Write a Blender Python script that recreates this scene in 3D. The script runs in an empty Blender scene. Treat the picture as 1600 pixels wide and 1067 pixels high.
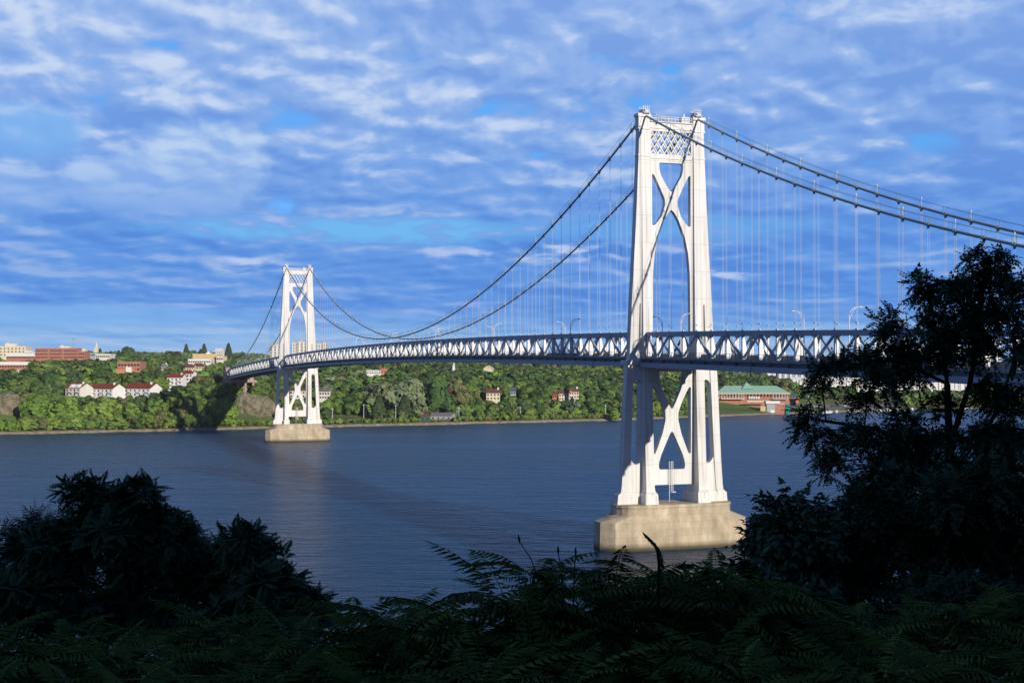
import bpy, bmesh, math, random
import numpy as np
from mathutils import Vector, Matrix, Euler
from mathutils.geometry import tessellate_polygon

random.seed(7)
C = bpy.context.scene.collection
F, HC, YH = 2045.0, 38.9, 579.0          # focal length in photo pixels, eye height, horizon row

def at(px, Y): return (px - 800.0) / F * Y
def zat(py, Y): return HC + (YH - py) / F * Y

# ------------------------------------------------------------------ helpers
def link(o):
    C.objects.link(o); return o

def tag(o, label=None, cat=None, group=None, kind=None):
    if label: o['label'] = label
    if cat: o['category'] = cat
    if group: o['group'] = group
    if kind: o['kind'] = kind
    return o

def empty(name, loc=(0, 0, 0), rz=0.0, parent=None):
    o = bpy.data.objects.new(name, None); o.empty_display_size = 0.5
    o.location = loc; o.rotation_euler = (0, 0, rz); o.parent = parent
    return link(o)

def obj(name, mesh, parent=None, loc=(0, 0, 0), rz=0.0):
    o = bpy.data.objects.new(name, mesh); o.parent = parent
    o.location = loc; o.rotation_euler = (0, 0, rz)
    return link(o)

def copy_tree(o, parent=None):
    c = o.copy(); C.objects.link(c); c.parent = parent
    for ch in list(o.children): copy_tree(ch, c)
    return c

class MB:
    def __init__(s): s.v = []; s.f = []
    def add(s, vs, fs):
        n = len(s.v); s.v += [tuple(v) for v in vs]; s.f += [tuple(i + n for i in f) for f in fs]
    def box(s, x0, x1, y0, y1, z0, z1):
        s.add([(x0,y0,z0),(x1,y0,z0),(x1,y1,z0),(x0,y1,z0),(x0,y0,z1),(x1,y0,z1),(x1,y1,z1),(x0,y1,z1)],
              [(0,3,2,1),(4,5,6,7),(0,1,5,4),(1,2,6,5),(2,3,7,6),(3,0,4,7)])
    def loft(s, rings, caps=True):
        n = len(rings[0]); vs = [p for r in rings for p in r]; fs = []
        for k in range(len(rings) - 1):
            for i in range(n):
                j = (i + 1) % n
                fs.append((k*n+i, k*n+j, (k+1)*n+j, (k+1)*n+i))
        if caps:
            fs.append(tuple(reversed(range(n)))); fs.append(tuple((len(rings)-1)*n + i for i in range(n)))
        s.add(vs, fs)
    def beam(s, a, b, w, h, up=(0, 0, 1)):
        a, b = Vector(a), Vector(b); d = (b - a).normalized(); up = Vector(up)
        sd = d.cross(up)
        if sd.length < 1e-4: sd = d.cross(Vector((1, 0, 0)))
        sd.normalize(); u2 = sd.cross(d).normalized()
        q = lambda p: [p - sd*w/2 - u2*h/2, p + sd*w/2 - u2*h/2, p + sd*w/2 + u2*h/2, p - sd*w/2 + u2*h/2]
        s.loft([q(a), q(b)])
    def tube(s, pts, r, n=8):
        pts = [Vector(p) for p in pts]; rings = []
        for i, p in enumerate(pts):
            d = (pts[min(i+1, len(pts)-1)] - pts[max(i-1, 0)]).normalized()
            ref = Vector((0, 0, 1)) if abs(d.z) < 0.9 else Vector((1, 0, 0))
            a = d.cross(ref).normalized(); b = d.cross(a).normalized()
            rr = r[i] if isinstance(r, (list, tuple)) else r
            rings.append([p + a*math.cos(2*math.pi*k/n)*rr + b*math.sin(2*math.pi*k/n)*rr for k in range(n)])
        s.loft(rings)
    def plate(s, outer, holes, y0, y1):
        """upright plate in the x-z plane with holes, thickness y0..y1"""
        loops = [outer] + holes
        flat = [p for l in loops for p in l]; n = len(flat)
        tris = tessellate_polygon([[Vector((p[0], p[1], 0)) for p in l] for l in loops])
        vs = [(p[0], y0, p[1]) for p in flat] + [(p[0], y1, p[1]) for p in flat]
        fs = [tuple(t) for t in tris] + [tuple(i + n for i in reversed(t)) for t in tris]
        k = 0
        for l in loops:
            m = len(l)
            for i in range(m):
                j = (i + 1) % m
                fs.append((k+i, k+j, k+j+n, k+i+n))
            k += m
        s.add(vs, fs)
    def prism(s, pts, z0, z1):
        n = len(pts)
        s.add([(p[0], p[1], z0) for p in pts] + [(p[0], p[1], z1) for p in pts],
              [tuple(reversed(range(n))), tuple(range(n, 2*n))] + [(i, (i+1) % n, (i+1) % n + n, i+n) for i in range(n)])
    def mesh(s, name, mat, fix=True, smooth=False):
        me = bpy.data.meshes.new(name); me.from_pydata(s.v, [], s.f)
        if fix:
            bm = bmesh.new(); bm.from_mesh(me)
            bmesh.ops.recalc_face_normals(bm, faces=bm.faces); bm.to_mesh(me); bm.free()
        if smooth: me.polygons.foreach_set('use_smooth', [True]*len(me.polygons))
        me.materials.append(mat); me.update(); return me
    def build(s, name, mat, parent=None, loc=(0, 0, 0), rz=0.0, fix=True, smooth=False):
        return obj(name, s.mesh(name, mat, fix, smooth), parent, loc, rz)

def interp(tab, x):
    if x <= tab[0][0]: return tab[0][1]
    for (a, va), (b, vb) in zip(tab, tab[1:]):
        if x <= b: return va + (vb - va) * (x - a) / (b - a)
    return tab[-1][1]

def rounded(pts, r, n=5):
    out = []; m = len(pts)
    for i in range(m):
        p0, p, p1 = Vector(pts[i-1]), Vector(pts[i]), Vector(pts[(i+1) % m])
        a = p + (p0 - p).normalized() * min(r, (p0 - p).length * .45)
        b = p + (p1 - p).normalized() * min(r, (p1 - p).length * .45)
        for k in range(n + 1):
            t = k / n; q = a*(1-t)**2 + p*2*t*(1-t) + b*t*t
            out.append((q.x, q.y))
    return out

# ------------------------------------------------------------------ materials
def mat(name, col, rough=0.7, var=0.0, scale=1.0, bump=0.0, spec=0.3, col2=None, stretch=(1, 1, 1), metal=0.0, rnd=0.0, detail=5.0):
    m = bpy.data.materials.new(name); m.use_nodes = True
    nt = m.node_tree; b = nt.nodes['Principled BSDF']
    b.inputs['Roughness'].default_value = rough; b.inputs['Specular IOR Level'].default_value = spec
    b.inputs['Metallic'].default_value = metal
    c2 = col2 if col2 else tuple(c * (1 - var) for c in col)
    tc = nt.nodes.new('ShaderNodeTexCoord'); mp = nt.nodes.new('ShaderNodeMapping')
    mp.inputs['Scale'].default_value = stretch
    nt.links.new(tc.outputs['Object'], mp.inputs['Vector'])
    no = nt.nodes.new('ShaderNodeTexNoise'); no.inputs['Scale'].default_value = scale; no.inputs['Detail'].default_value = detail
    nt.links.new(mp.outputs['Vector'], no.inputs['Vector'])
    rp = nt.nodes.new('ShaderNodeValToRGB')
    rp.color_ramp.elements[0].position = .32; rp.color_ramp.elements[1].position = .68
    rp.color_ramp.elements[0].color = (*c2, 1); rp.color_ramp.elements[1].color = (*col, 1)
    nt.links.new(no.outputs['Fac'], rp.inputs['Fac'])
    src = rp.outputs['Color']
    if rnd:
        oi = nt.nodes.new('ShaderNodeObjectInfo'); hs = nt.nodes.new('ShaderNodeHueSaturation')
        m1 = nt.nodes.new('ShaderNodeMapRange'); m1.inputs['To Min'].default_value = .5 - .035*rnd; m1.inputs['To Max'].default_value = .5 + .03*rnd
        m2 = nt.nodes.new('ShaderNodeMapRange'); m2.inputs['To Min'].default_value = 1 - .45*rnd; m2.inputs['To Max'].default_value = 1 + .45*rnd
        ml = nt.nodes.new('ShaderNodeMath'); ml.operation = 'MULTIPLY'; ml.inputs[1].default_value = 7.31
        fr = nt.nodes.new('ShaderNodeMath'); fr.operation = 'FRACT'
        nt.links.new(oi.outputs['Random'], m1.inputs['Value']); nt.links.new(oi.outputs['Random'], ml.inputs[0])
        nt.links.new(ml.outputs[0], fr.inputs[0]); nt.links.new(fr.outputs[0], m2.inputs['Value'])
        nt.links.new(m1.outputs[0], hs.inputs['Hue']); nt.links.new(m2.outputs[0], hs.inputs['Value'])
        nt.links.new(src, hs.inputs['Color']); src = hs.outputs['Color']
    nt.links.new(src, b.inputs['Base Color'])
    if bump:
        bp = nt.nodes.new('ShaderNodeBump'); bp.inputs['Strength'].default_value = bump; bp.inputs['Distance'].default_value = .2
        nt.links.new(no.outputs['Fac'], bp.inputs['Height']); nt.links.new(bp.outputs['Normal'], b.inputs['Normal'])
    return m

M = {}
M['white'] = mat('white_bridge_paint', (.76, .755, .735), .5, .05, .35, 0, .3, stretch=(1, 1, .25), col2=(.66, .65, .62))
def tower_paint():
    m = M['white']; nt = m.node_tree; b = nt.nodes['Principled BSDF']; L = nt.links
    src = b.inputs['Base Color'].links[0].from_socket; tc = nt.nodes['Texture Coordinate']
    sp = nt.nodes.new('ShaderNodeSeparateXYZ'); L.new(tc.outputs['Object'], sp.inputs[0])
    ad = nt.nodes.new('ShaderNodeMath'); ad.operation = 'ADD'; L.new(sp.outputs[0], ad.inputs[0]); L.new(sp.outputs[1], ad.inputs[1])
    cx = nt.nodes.new('ShaderNodeCombineXYZ'); L.new(ad.outputs[0], cx.inputs[0]); L.new(sp.outputs[2], cx.inputs[1])
    br = nt.nodes.new('ShaderNodeTexBrick'); br.inputs['Scale'].default_value = 1; br.offset = 0
    for k_, v_ in (('Brick Width', 1.9), ('Row Height', 6.1), ('Mortar Size', .05), ('Mortar Smooth', .4)): br.inputs[k_].default_value = v_
    br.inputs['Color1'].default_value = (1, 1, 1, 1); br.inputs['Color2'].default_value = (.93, .935, .94, 1); br.inputs['Mortar'].default_value = (.66, .65, .63, 1)
    L.new(cx.outputs[0], br.inputs['Vector'])
    mp = nt.nodes.new('ShaderNodeMapping'); mp.inputs['Scale'].default_value = (1.6, 1.6, .06); L.new(tc.outputs['Object'], mp.inputs[0])
    no = nt.nodes.new('ShaderNodeTexNoise'); no.inputs['Scale'].default_value = 1.0; no.inputs['Detail'].default_value = 6; L.new(mp.outputs[0], no.inputs['Vector'])
    rp = nt.nodes.new('ShaderNodeValToRGB'); rp.color_ramp.elements[0].position = .53; rp.color_ramp.elements[0].color = (1, 1, 1, 1)
    rp.color_ramp.elements[1].position = .80; rp.color_ramp.elements[1].color = (.70, .58, .45, 1); L.new(no.outputs['Fac'], rp.inputs[0])
    m1 = nt.nodes.new('ShaderNodeMix'); m1.data_type = 'RGBA'; m1.blend_type = 'MULTIPLY'; m1.inputs[0].default_value = 1
    m2 = nt.nodes.new('ShaderNodeMix'); m2.data_type = 'RGBA'; m2.blend_type = 'MULTIPLY'; m2.inputs[0].default_value = 1
    L.new(src, m1.inputs[6]); L.new(br.outputs['Color'], m1.inputs[7]); L.new(m1.outputs[2], m2.inputs[6]); L.new(rp.outputs['Color'], m2.inputs[7]); L.new(m2.outputs[2], b.inputs['Base Color'])
tower_paint()
M['steel'] = mat('pale_blue_grey_paint', (.32, .37, .45), .5, .12, .6)
M['bracket'] = mat('white_bracket_paint', (.80, .79, .76), .5, .06, .6)
M['rope'] = mat('galvanised_rope', (.62, .64, .66), .45, .1, 1, metal=.0)
M['cable'] = mat('blue_grey_cable_wrap', (.24, .34, .40), .45, .1, .4)
M['road'] = mat('asphalt_deck', (.06, .06, .065), .9, .2, .5)
M['dark'] = mat('dark_steel', (.10, .115, .14), .6, .15, .6)
M['glass'] = mat('dark_window_glass', (.025, .03, .04), .15, .2, .5, spec=.5)
M['lamp'] = mat('lamp_post_aluminium', (.66, .67, .68), .4, .05, 2)
M['lens'] = mat('lamp_lens', (.6, .6, .55), .2, .05, 2)

# ------------------------------------------------------------------ camera
cam = bpy.data.cameras.new('camera'); camo = link(bpy.data.objects.new('camera', cam))
cam.sensor_width = 36; cam.lens = 36 * F / 1600.0
cam.clip_start = .1; cam.clip_end = 30000
camo.location = (0, 0, HC)
camo.rotation_euler = (math.radians(90) + math.atan((YH - 533.5) / F), 0, 0)
bpy.context.scene.camera = camo

# ------------------------------------------------------------------ light
TH = math.atan2(.336, .942)                       # bridge heading
ax = Vector((math.cos(TH), math.sin(TH), 0)); ay = Vector((-math.sin(TH), math.cos(TH), 0))
sd = (ay * 3.7 - ax * 1.0 + Vector((0, 0, -1.25))).normalized()      # direction the light travels
sun = bpy.data.lights.new('sun', 'SUN'); suno = link(bpy.data.objects.new('sun', sun))
sun.energy = 4.6; sun.angle = math.radians(.5); sun.color = (1.0, .93, .82)
suno.rotation_euler = sd.to_track_quat('-Z', 'Y').to_euler()
to_sun = -sd
SUN_EL = math.asin(to_sun.z); SUN_ROT = math.atan2(to_sun.x, to_sun.y)

w = bpy.data.worlds.new("World"); bpy.context.scene.world = w; w.use_nodes = True
def sky():
    nt = w.node_tree; N = nt.nodes; L = nt.links
    bg = N['Background']; bg.inputs['Strength'].default_value = 0.10
    st = N.new('ShaderNodeTexSky'); st.sky_type = 'NISHITA'; st.sun_disc = False
    st.sun_elevation = SUN_EL; st.sun_rotation = SUN_ROT
    st.air_density = 1.0; st.dust_density = .3; st.ozone_density = 3.0; st.altitude = 0
    tc = N.new('ShaderNodeTexCoord'); sp = N.new('ShaderNodeSeparateXYZ'); L.new(tc.outputs['Generated'], sp.inputs[0])
    def math_(op, a, b=None, clamp=False):
        n = N.new('ShaderNodeMath'); n.operation = op; n.use_clamp = clamp
        for i, x in enumerate((a, b)):
            if x is None: continue
            if isinstance(x, (int, float)): n.inputs[i].default_value = x
            else: L.new(x, n.inputs[i])
        return n.outputs[0]
    def noise(vec, scale, detail, rough=.5, dist=0.0):
        n = N.new('ShaderNodeTexNoise'); n.inputs['Scale'].default_value = scale; n.inputs['Detail'].default_value = detail
        n.inputs['Roughness'].default_value = rough; n.inputs['Distortion'].default_value = dist
        L.new(vec, n.inputs['Vector']); return n.outputs['Fac']
    def ramp(v, a, b):
        n = N.new('ShaderNodeMapRange'); n.interpolation_type = 'SMOOTHSTEP'
        n.inputs['From Min'].default_value = a; n.inputs['From Max'].default_value = b; L.new(v, n.inputs['Value']); return n.outputs[0]
    def mix(f, a, b, mode='MIX'):
        n = N.new('ShaderNodeMix'); n.data_type = 'RGBA'; n.blend_type = mode
        for i, x in ((0, f), (6, a), (7, b)):
            if isinstance(x, (int, float)): n.inputs[i].default_value = x
            elif isinstance(x, tuple): n.inputs[i].default_value = (*x, 1)
            else: L.new(x, n.inputs[i])
        return n.outputs[2]
    z = math_('MAXIMUM', sp.outputs[2], 0.0)
    def sub(a, b): return math_('SUBTRACT', a, b)
    def mul(a, b): return math_('MULTIPLY', a, b)
    def add(a, b): return math_('ADD', a, b)
    zz = add(z, .06)
    def plane(kx, ky, ox=0.0, oy=0.0):
        cb = N.new('ShaderNodeCombineXYZ'); L.new(add(mul(math_('DIVIDE', sp.outputs[0], zz), kx), ox), cb.inputs[0])
        L.new(add(mul(math_('DIVIDE', sp.outputs[1], zz), ky), oy), cb.inputs[1]); return cb.outputs[0]
    # gradient of the cloud deck with elevation
    gr = N.new('ShaderNodeValToRGB'); L.new(mul(z, 1/.30), gr.inputs[0])
    stops = [(0, (.34, .57, .87)), (.028, (.22, .46, .84)), (.048, (.105, .30, .77)), (.10, (.125, .32, .78)), (.16, (.20, .385, .81)), (.24, (.275, .445, .83)), (.29, (.31, .47, .84))]
    el = gr.color_ramp.elements
    el[0].position = 0; el[0].color = (*stops[0][1], 1); el[1].position = 1; el[1].color = (*stops[-1][1], 1)
    for p_, c_ in stops[1:-1]:
        e_ = el.new(p_/.30); e_.color = (*c_, 1)
    sc10 = N.new('ShaderNodeVectorMath'); sc10.operation = 'SCALE'; L.new(gr.outputs['Color'], sc10.inputs[0]); sc10.inputs['Scale'].default_value = 10.0
    body = sc10.outputs[0]
    azm = math_('ARCTAN2', sp.outputs[0], sp.outputs[1]); lv = math_('LOGARITHM', add(z, .05), 2.718)
    def field(ku, kv, ou=0.0, ov=0.0):
        cb = N.new('ShaderNodeCombineXYZ'); L.new(add(mul(azm, ku), ou), cb.inputs[0]); L.new(add(mul(lv, kv), ov), cb.inputs[1]); return cb.outputs[0]
    KU, KV = 21.0, 10.5
    n1 = noise(field(KU, KV), 1.0, 6, .50, .25); n2 = noise(field(KU, KV, .10, .26), 1.0, 6, .50, .25)
    nf = noise(field(KU*.36, KV*.62, 7.0, 3.0), 1.0, 4, .5, .3); nf2 = noise(field(KU*.36, KV*.62, 7.05, 3.20), 1.0, 4, .5, .3)
    big = noise(field(KU*.13, KV*.30, 2.3, 5.1), 1.0, 3, .5, .3)
    puff = add(mul(n1, .55), mul(nf, .45))
    rel = add(sub(n1, n2), mul(sub(nf, nf2), .6))                     # bright heads above, grey undersides below
    amp = add(.35, mul(ramp(z, .06, .22), .65))
    f = add(add(.5, mul(sub(puff, .5), 1.8)), mul(rel, 1.9))
    f = add(f, mul(sub(.5, big), .9))
    f = sub(f, mul(azm, .35))
    dark = mix(1.0, body, (.70, .80, .93), 'MULTIPLY')
    c = mix(ramp(f, .05, .55), dark, body)
    # openings to the clear blue sky
    gap = mul(ramp(puff, .445, .36), ramp(big, .56, .42))
    blue = mix(.7, mix(1.0, st.outputs[0], (.75, 1.15, 1.75), 'MULTIPLY'), (.9, 3.9, 9.1))
    c = mix(mul(gap, .9), c, blue)
    c = mix(mul(mul(ramp(f, .47, 1.15), amp), .90), c, (6.0, 7.1, 9.2))
    # one large cumulus with a flat base, and the bright opening beside it
    az = math_('DIVIDE', sp.outputs[0], math_('MAXIMUM', sp.outputs[1], .05))
    wob = mul(sub(noise(tc.outputs['Generated'], 22, 5, .6, .3), .5), 1.9)
    def blob(a0, e0, ra, re, soft=.55, k=1.0):
        da = mul(sub(az, a0), 1/ra); de = mul(sub(z, e0), 1/re)
        r2 = add(mul(da, da), mul(de, de)); return ramp(add(r2, mul(wob, k)), 1.0 + soft*.4, 1.0 - soft)
    front = ramp(sp.outputs[1], .3, .6)
    rag = ramp(f, .85, .35)
    op = mul(rag, math_('MAXIMUM', blob(-.115, .106, .17, .011, .9, .9), mul(blob(.10, .108, .16, .010, .9, .9), .5)))
    op = mul(op, front)
    c = mix(mul(op, .9), c, (1.7, 5.0, 9.0))
    op2 = mul(math_('MAXIMUM', blob(-.36, .040, .18, .010, .9, .8), blob(-.37, .170, .05, .02, .9, .9)), front)
    c = mix(mul(op2, .7), c, (2.1, 4.7, 8.9))
    cum = mul(math_('MAXIMUM', math_('MAXIMUM', blob(-.232, .152, .052, .034, .35), blob(-.285, .132, .068, .027, .35)), mul(blob(-.39, .126, .06, .020, .4), .8)), ramp(z, .108, .120))
    cum = mul(cum, front)
    ccol = mix(mul(ramp(z, .105, .165), add(.30, mul(ramp(f, .1, .9), .70))), (1.9, 3.8, 8.2), (4.9, 6.5, 9.0))
    c = mix(mul(cum, .92), c, ccol)
    low = mul(blob(-.205, .079, .035, .008, .8, .8), front)
    low = math_('MAXIMUM', low, mul(math_('MAXIMUM', blob(.165, .078, .03, .010, .8, .9), blob(.03, .090, .10, .008, .8, .9)), front))
    c = mix(mul(low, mul(.9, ramp(f, .3, .8))), c, (5.0, 6.2, 8.8))
    # sky dimmed and blued overhead, beside and behind, added to weaken fill light
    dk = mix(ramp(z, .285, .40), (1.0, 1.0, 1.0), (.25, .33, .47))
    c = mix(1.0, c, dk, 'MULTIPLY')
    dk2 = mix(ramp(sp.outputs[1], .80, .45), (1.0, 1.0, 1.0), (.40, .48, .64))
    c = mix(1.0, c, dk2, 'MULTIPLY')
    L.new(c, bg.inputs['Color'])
sky()
sc = bpy.context.scene
sc.view_settings.view_transform = 'Standard'; sc.view_settings.look = 'None'
sc.view_settings.exposure = 0; sc.view_settings.gamma = 1
sc.cycles.max_bounces = 6; sc.cycles.transparent_max_bounces = 8

# ------------------------------------------------------------------ suspension bridge
SPAN, SIDE, PAN = 457.2, 228.6, 457.2 / 74
bridge = empty('suspension_bridge', (35.3, 291.3, 0), TH)
tag(bridge, 'long white steel suspension bridge crossing the river on two arched towers', 'bridge')

def chord_z(y):                                   # top of stiffening truss; y along the bridge, 0 = near tower
    if 0 <= y <= SPAN:
        t = y / SPAN; return 47.4 + 2.2 * 4 * t * (1 - t)
    s = -y if y < 0 else y - SPAN
    return 47.4 - .0193 * s - 4.6e-5 * s * s
def cable_z(y):
    if 0 <= y <= SPAN:
        t = y / SPAN; return 95.6 - 44.3 * 4 * t * (1 - t)
    s = -y if y < 0 else y - SPAN
    return 95.6 - .435 * s + .00084 * s * s
CX = 6.4

def tower(y, first=None):
    t = empty('tower', (0, y, 0), 0, bridge)
    dep = [(9.7, 3.2), (13.6, 2.95), (24, 2.4), (33.8, 2.0), (53.7, 1.4), (89.8, .85), (96, .8)]
    for sgn in (-1, 1):
        m = MB()
        rings = []
        for z, fx, fy in [(9.7, .55, .6), (11.9, .5, .5), (12.5, .08, .1), (13.2, 0, 0), (24, 0, 0), (33.8, 0, 0), (45, 0, 0), (53.7, 0, 0), (72, 0, 0), (89.8, 0, 0), (95.2, 0, 0)]:
            d = interp(dep, z) + fy; a, b = CX - 1.0 - fx, CX + 1.0 + fx
            r = [(a, -d, z), (b, -d, z), (b, d, z), (a, d, z)]
            rings.append([(sgn*p[0], p[1], p[2]) for p in r])
        m.loft(rings)
        # lower outer wing with arched slot
        lo = [(9.7, 13.35), (11.7, 13.2), (12.4, 12.55), (13.6, 12.4), (18.7, 12.05), (33.8, 11.35), (40.6, 10.95)]
        oz = lambda z: interp(lo, z)
        outer = [(7.2, 9.7)] + [(v - .06, z) for z, v in lo] + [(7.2, 40.6)]
        slot = []
        for k in range(9):
            t_ = k / 8; x = 7.45 + t_ * (oz(18.7) - 1.75 - 7.45)
            slot.append((x, 18.3 + 1.6 * (2*t_ - 1)**2 * (1.0 if t_ > .5 else .55)))
        xr, xl, zt = oz(35.5) - 1.75, 7.45, 35.4
        for k in range(1, 10):
            a = math.pi * k / 10
            slot.append(((xl+xr)/2 + (xr-xl)/2*math.cos(a), zt + 1.5*math.sin(a)))
        m.plate([(sgn*x, z) for x, z in outer], [[(sgn*x, z) for x, z in slot]], -.72, .72)
        strip = [(v - 1.7, z) for z, v in lo[:]]; strip[0] = (11.2, 9.7); strip[1] = (11.2, 11.7); strip[2] = (oz(12.4) - 1.7, 12.4)
        poly = strip + [(v, z) for z, v in reversed(lo)]
        m.plate([(sgn*x, z) for x, z in poly], [], -.98, .98)
        m.plate([(sgn*x, z) for x, z in [(7.3, 9.72), (13.5, 9.72), (13.3, 11.8), (7.3, 11.8)]], [], -1.15, 1.15)
        # coping under the deck, upper wing
        a, b = sorted((sgn*7.2, sgn*11.5)); m.box(a, b, -1.5, 1.5, 40.3, 41.2)
        hi = [(41.2, 10.45), (53.7, 9.85), (70, 8.9), (86, 8.15), (92.2, 7.95), (92.3, 8.15), (95.0, 8.1)]
        outer = [(7.2, 41.2)] + [(v, z) for z, v in hi] + [(7.2, 95.0)]
        slot = [(7.75, 43.0), (8.35, 43.0), (8.0, 53.6), (7.7, 53.6)]
        m.plate([(sgn*x, z) for x, z in outer], [[(sgn*x, z) for x, z in slot]], -.92, .92)
        # capital
        a, b = sorted((sgn*5.2, sgn*8.35)); m.box(a, b, -1.15, 1.15, 95.0, 95.7)
        for zc in (86.2, 92.2):
            a, b = sorted((sgn*5.33, sgn*8.28)); m.box(a, b, -1.02, 1.02, zc, zc + .28)
        for zc in np.arange(16.5, 94, 6.2):                     # plate joints
            d = interp(dep, zc) + .035
            if 39 < zc < 43: continue
            a, b = sorted((sgn*(CX-1.035), sgn*(CX+1.035))); m.box(a, b, -d, d, zc, zc + .16)
        m.build('leg', M['white'], t)
    mir = lambda pts: [(-x, z) for x, z in reversed(pts)]
    # upper arch with X panel
    arch_r = [(4.65, 47.6), (4.65, 49.3), (4.55, 60), (4.15, 64.8), (3.35, 68.5), (1.85, 72.2), (.75, 74.0), (0, 74.65)]
    outer = [(5.5, 47.6), (5.5, 94.0), (-5.5, 94.0), (-5.5, 47.6)] + [(-x, z) for x, z in arch_r] + list(reversed(arch_r))[1:]
    hour = [(-3.0, 85.05), (3.0, 85.05), (2.95, 83.6), (2.55, 82.2), (1.25, 80.1), (.25, 78.7), (-.25, 78.7), (-1.25, 80.1), (-2.55, 82.2), (-2.95, 83.6)]
    side = [(4.75, 82.5), (4.3, 82.3), (3.75, 81.4), (2.45, 78.8), (1.6, 77.0), (1.55, 75.7), (2.3, 73.3), (3.5, 71.7), (4.2, 71.0), (4.75, 71.1)]
    latt = [(-4.95, 87.0), (4.95, 87.0), (4.95, 92.0), (-4.95, 92.0)]
    m = MB(); m.plate(outer, [rounded(hour, .45), rounded(side, .3), rounded(mir(side), .3), latt], -.6, .6)
    m.box(-5.3, 5.3, -.75, .75, 92.6, 92.85); m.box(-5.3, 5.3, -.75, .75, 85.9, 86.1)
    m.build('arch_brace', M['white'], t)
    # lattice panel
    m = MB(); P_, H_ = 1.65, 2.6
    for yy in (-.45, .45):
        for d in (1, -1):
            k = -9
            while k < 10:
                x0 = k * P_; pts = []
                # clip the bar x = x0 + d*(z-87)*P/H to the panel
                z0, z1 = 87.0, 92.0
                X = lambda z: x0 + d * (z - 87) * P_ / H_
                zs = [87 + (xe - x0) * d * H_ / P_ for xe in (-4.95, 4.95)]
                lo_, hi_ = max(z0, min(zs)), min(z1, max(zs))
                if hi_ - lo_ > .15:
                    m.beam((X(lo_), yy + d*.06, lo_), (X(hi_), yy + d*.06, hi_), .10, .24, (0, 1, 0) if False else (1, 0, 0))
                k += 1
    m.build('lattice_panel', M['white'], t)
    # lower brace
    outer = [(-5.5, 13.7), (5.5, 13.7), (5.5, 40.3), (-5.5, 40.3)]
    top = [(-3.05, 38.7), (3.05, 38.7), (2.95, 37.0), (2.3, 34.8), (.9, 31.8), (.2, 30.5), (-.2, 30.5), (-.9, 31.8), (-2.3, 34.8), (-2.95, 37.0)]
    tri = [(-3.25, 17.3), (3.25, 17.3), (3.2, 18.6), (.25, 25.3), (-.25, 25.3), (-3.2, 18.6)]
    tri = [(-3.15, 17.05), (3.15, 17.05), (3.25, 18.3), (2.7, 20.2), (.45, 25.0), (0, 25.5), (-.45, 25.0), (-2.7, 20.2), (-3.25, 18.3)]
    side = [(4.7, 35.3), (4.3, 35.2), (3.7, 34.4), (2.3, 31.5), (1.6, 29.6), (1.55, 28.0), (2.3, 25.0), (3.7, 21.4), (4.2, 20.4), (4.7, 20.6)]
    m = MB(); m.plate(outer, [rounded(top, .4), rounded(tri, .5), rounded(side, .3), rounded(mir(side), .3)], -.6, .6)
    m.box(-5.3, 5.3, -.8, .8, 39.3, 40.25)
    m.build('lower_brace', M['white'], t)
    # saddles and their finials
    for sgn in (-1, 1):
        m = MB(); x = sgn*CX
        m.box(x-.8, x+.8, -1.7, 1.7, 95.7, 95.95)
        prof = [(-1.7, 95.9), (1.7, 95.9), (1.6, 96.3), (.7, 96.85), (-.7, 96.85), (-1.6, 96.3)]
        m.loft([[(x-.45, p[0], p[1]) for p in prof], [(x+.45, p[0], p[1]) for p in prof]])
        for dx in (-.75, -.25, .3, .75):
            for dy in (-1.1, .9): m.beam((x+dx, dy, 95.9), (x+dx, dy, 97.7 - .3*abs(dx)), .10, .10)
        for zc in (96.6, 97.1): m.box(x-.78, x+.78, -1.14, -1.06, zc, zc+.07); m.box(x-.78, x+.78, .86, .94, zc, zc+.07)
        m.build('cable_saddle', M['rope'], t)
    m = MB()
    m.box(-5.2, 5.2, -.9, .9, 94.0, 94.25)
    for yy in (-.85, .85):
        for zc in (94.75, 95.25): m.box(-5.1, 5.1, yy-.05, yy+.05, zc, zc+.09)
        for x in np.linspace(-5, 5, 13): m.box(x-.06, x+.06, yy-.05, yy+.05, 94.25, 95.3)
    m.box(2.6, 4.6, -.75, .75, 94.25, 95.55); m.box(3.2, 3.5, -.3, 0, 95.55, 96.3)
    m.build('top_walkway', M['rope'], t)
    # hanging ladder on the lower brace
    m = MB()
    for x in (-.9, -.35, .0): m.beam((x, -1.0, 9.9 if x == -.9 else 12.2), (x, -1.0, 18.9), .10, .10)
    for zc in np.arange(10.6, 18.9, .5): m.box(-.9, (0.0 if zc > 12 else -.8), -1.06, -.94, zc, zc+.07)
    m.box(-.35, .55, -1.4, -.8, 12.0, 12.2)
    m.build('ladder', M['rope'], t)
    return t
tow = tower(0)
tow2 = copy_tree(tow, bridge); tow2.location = (0, SPAN, 0)

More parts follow.
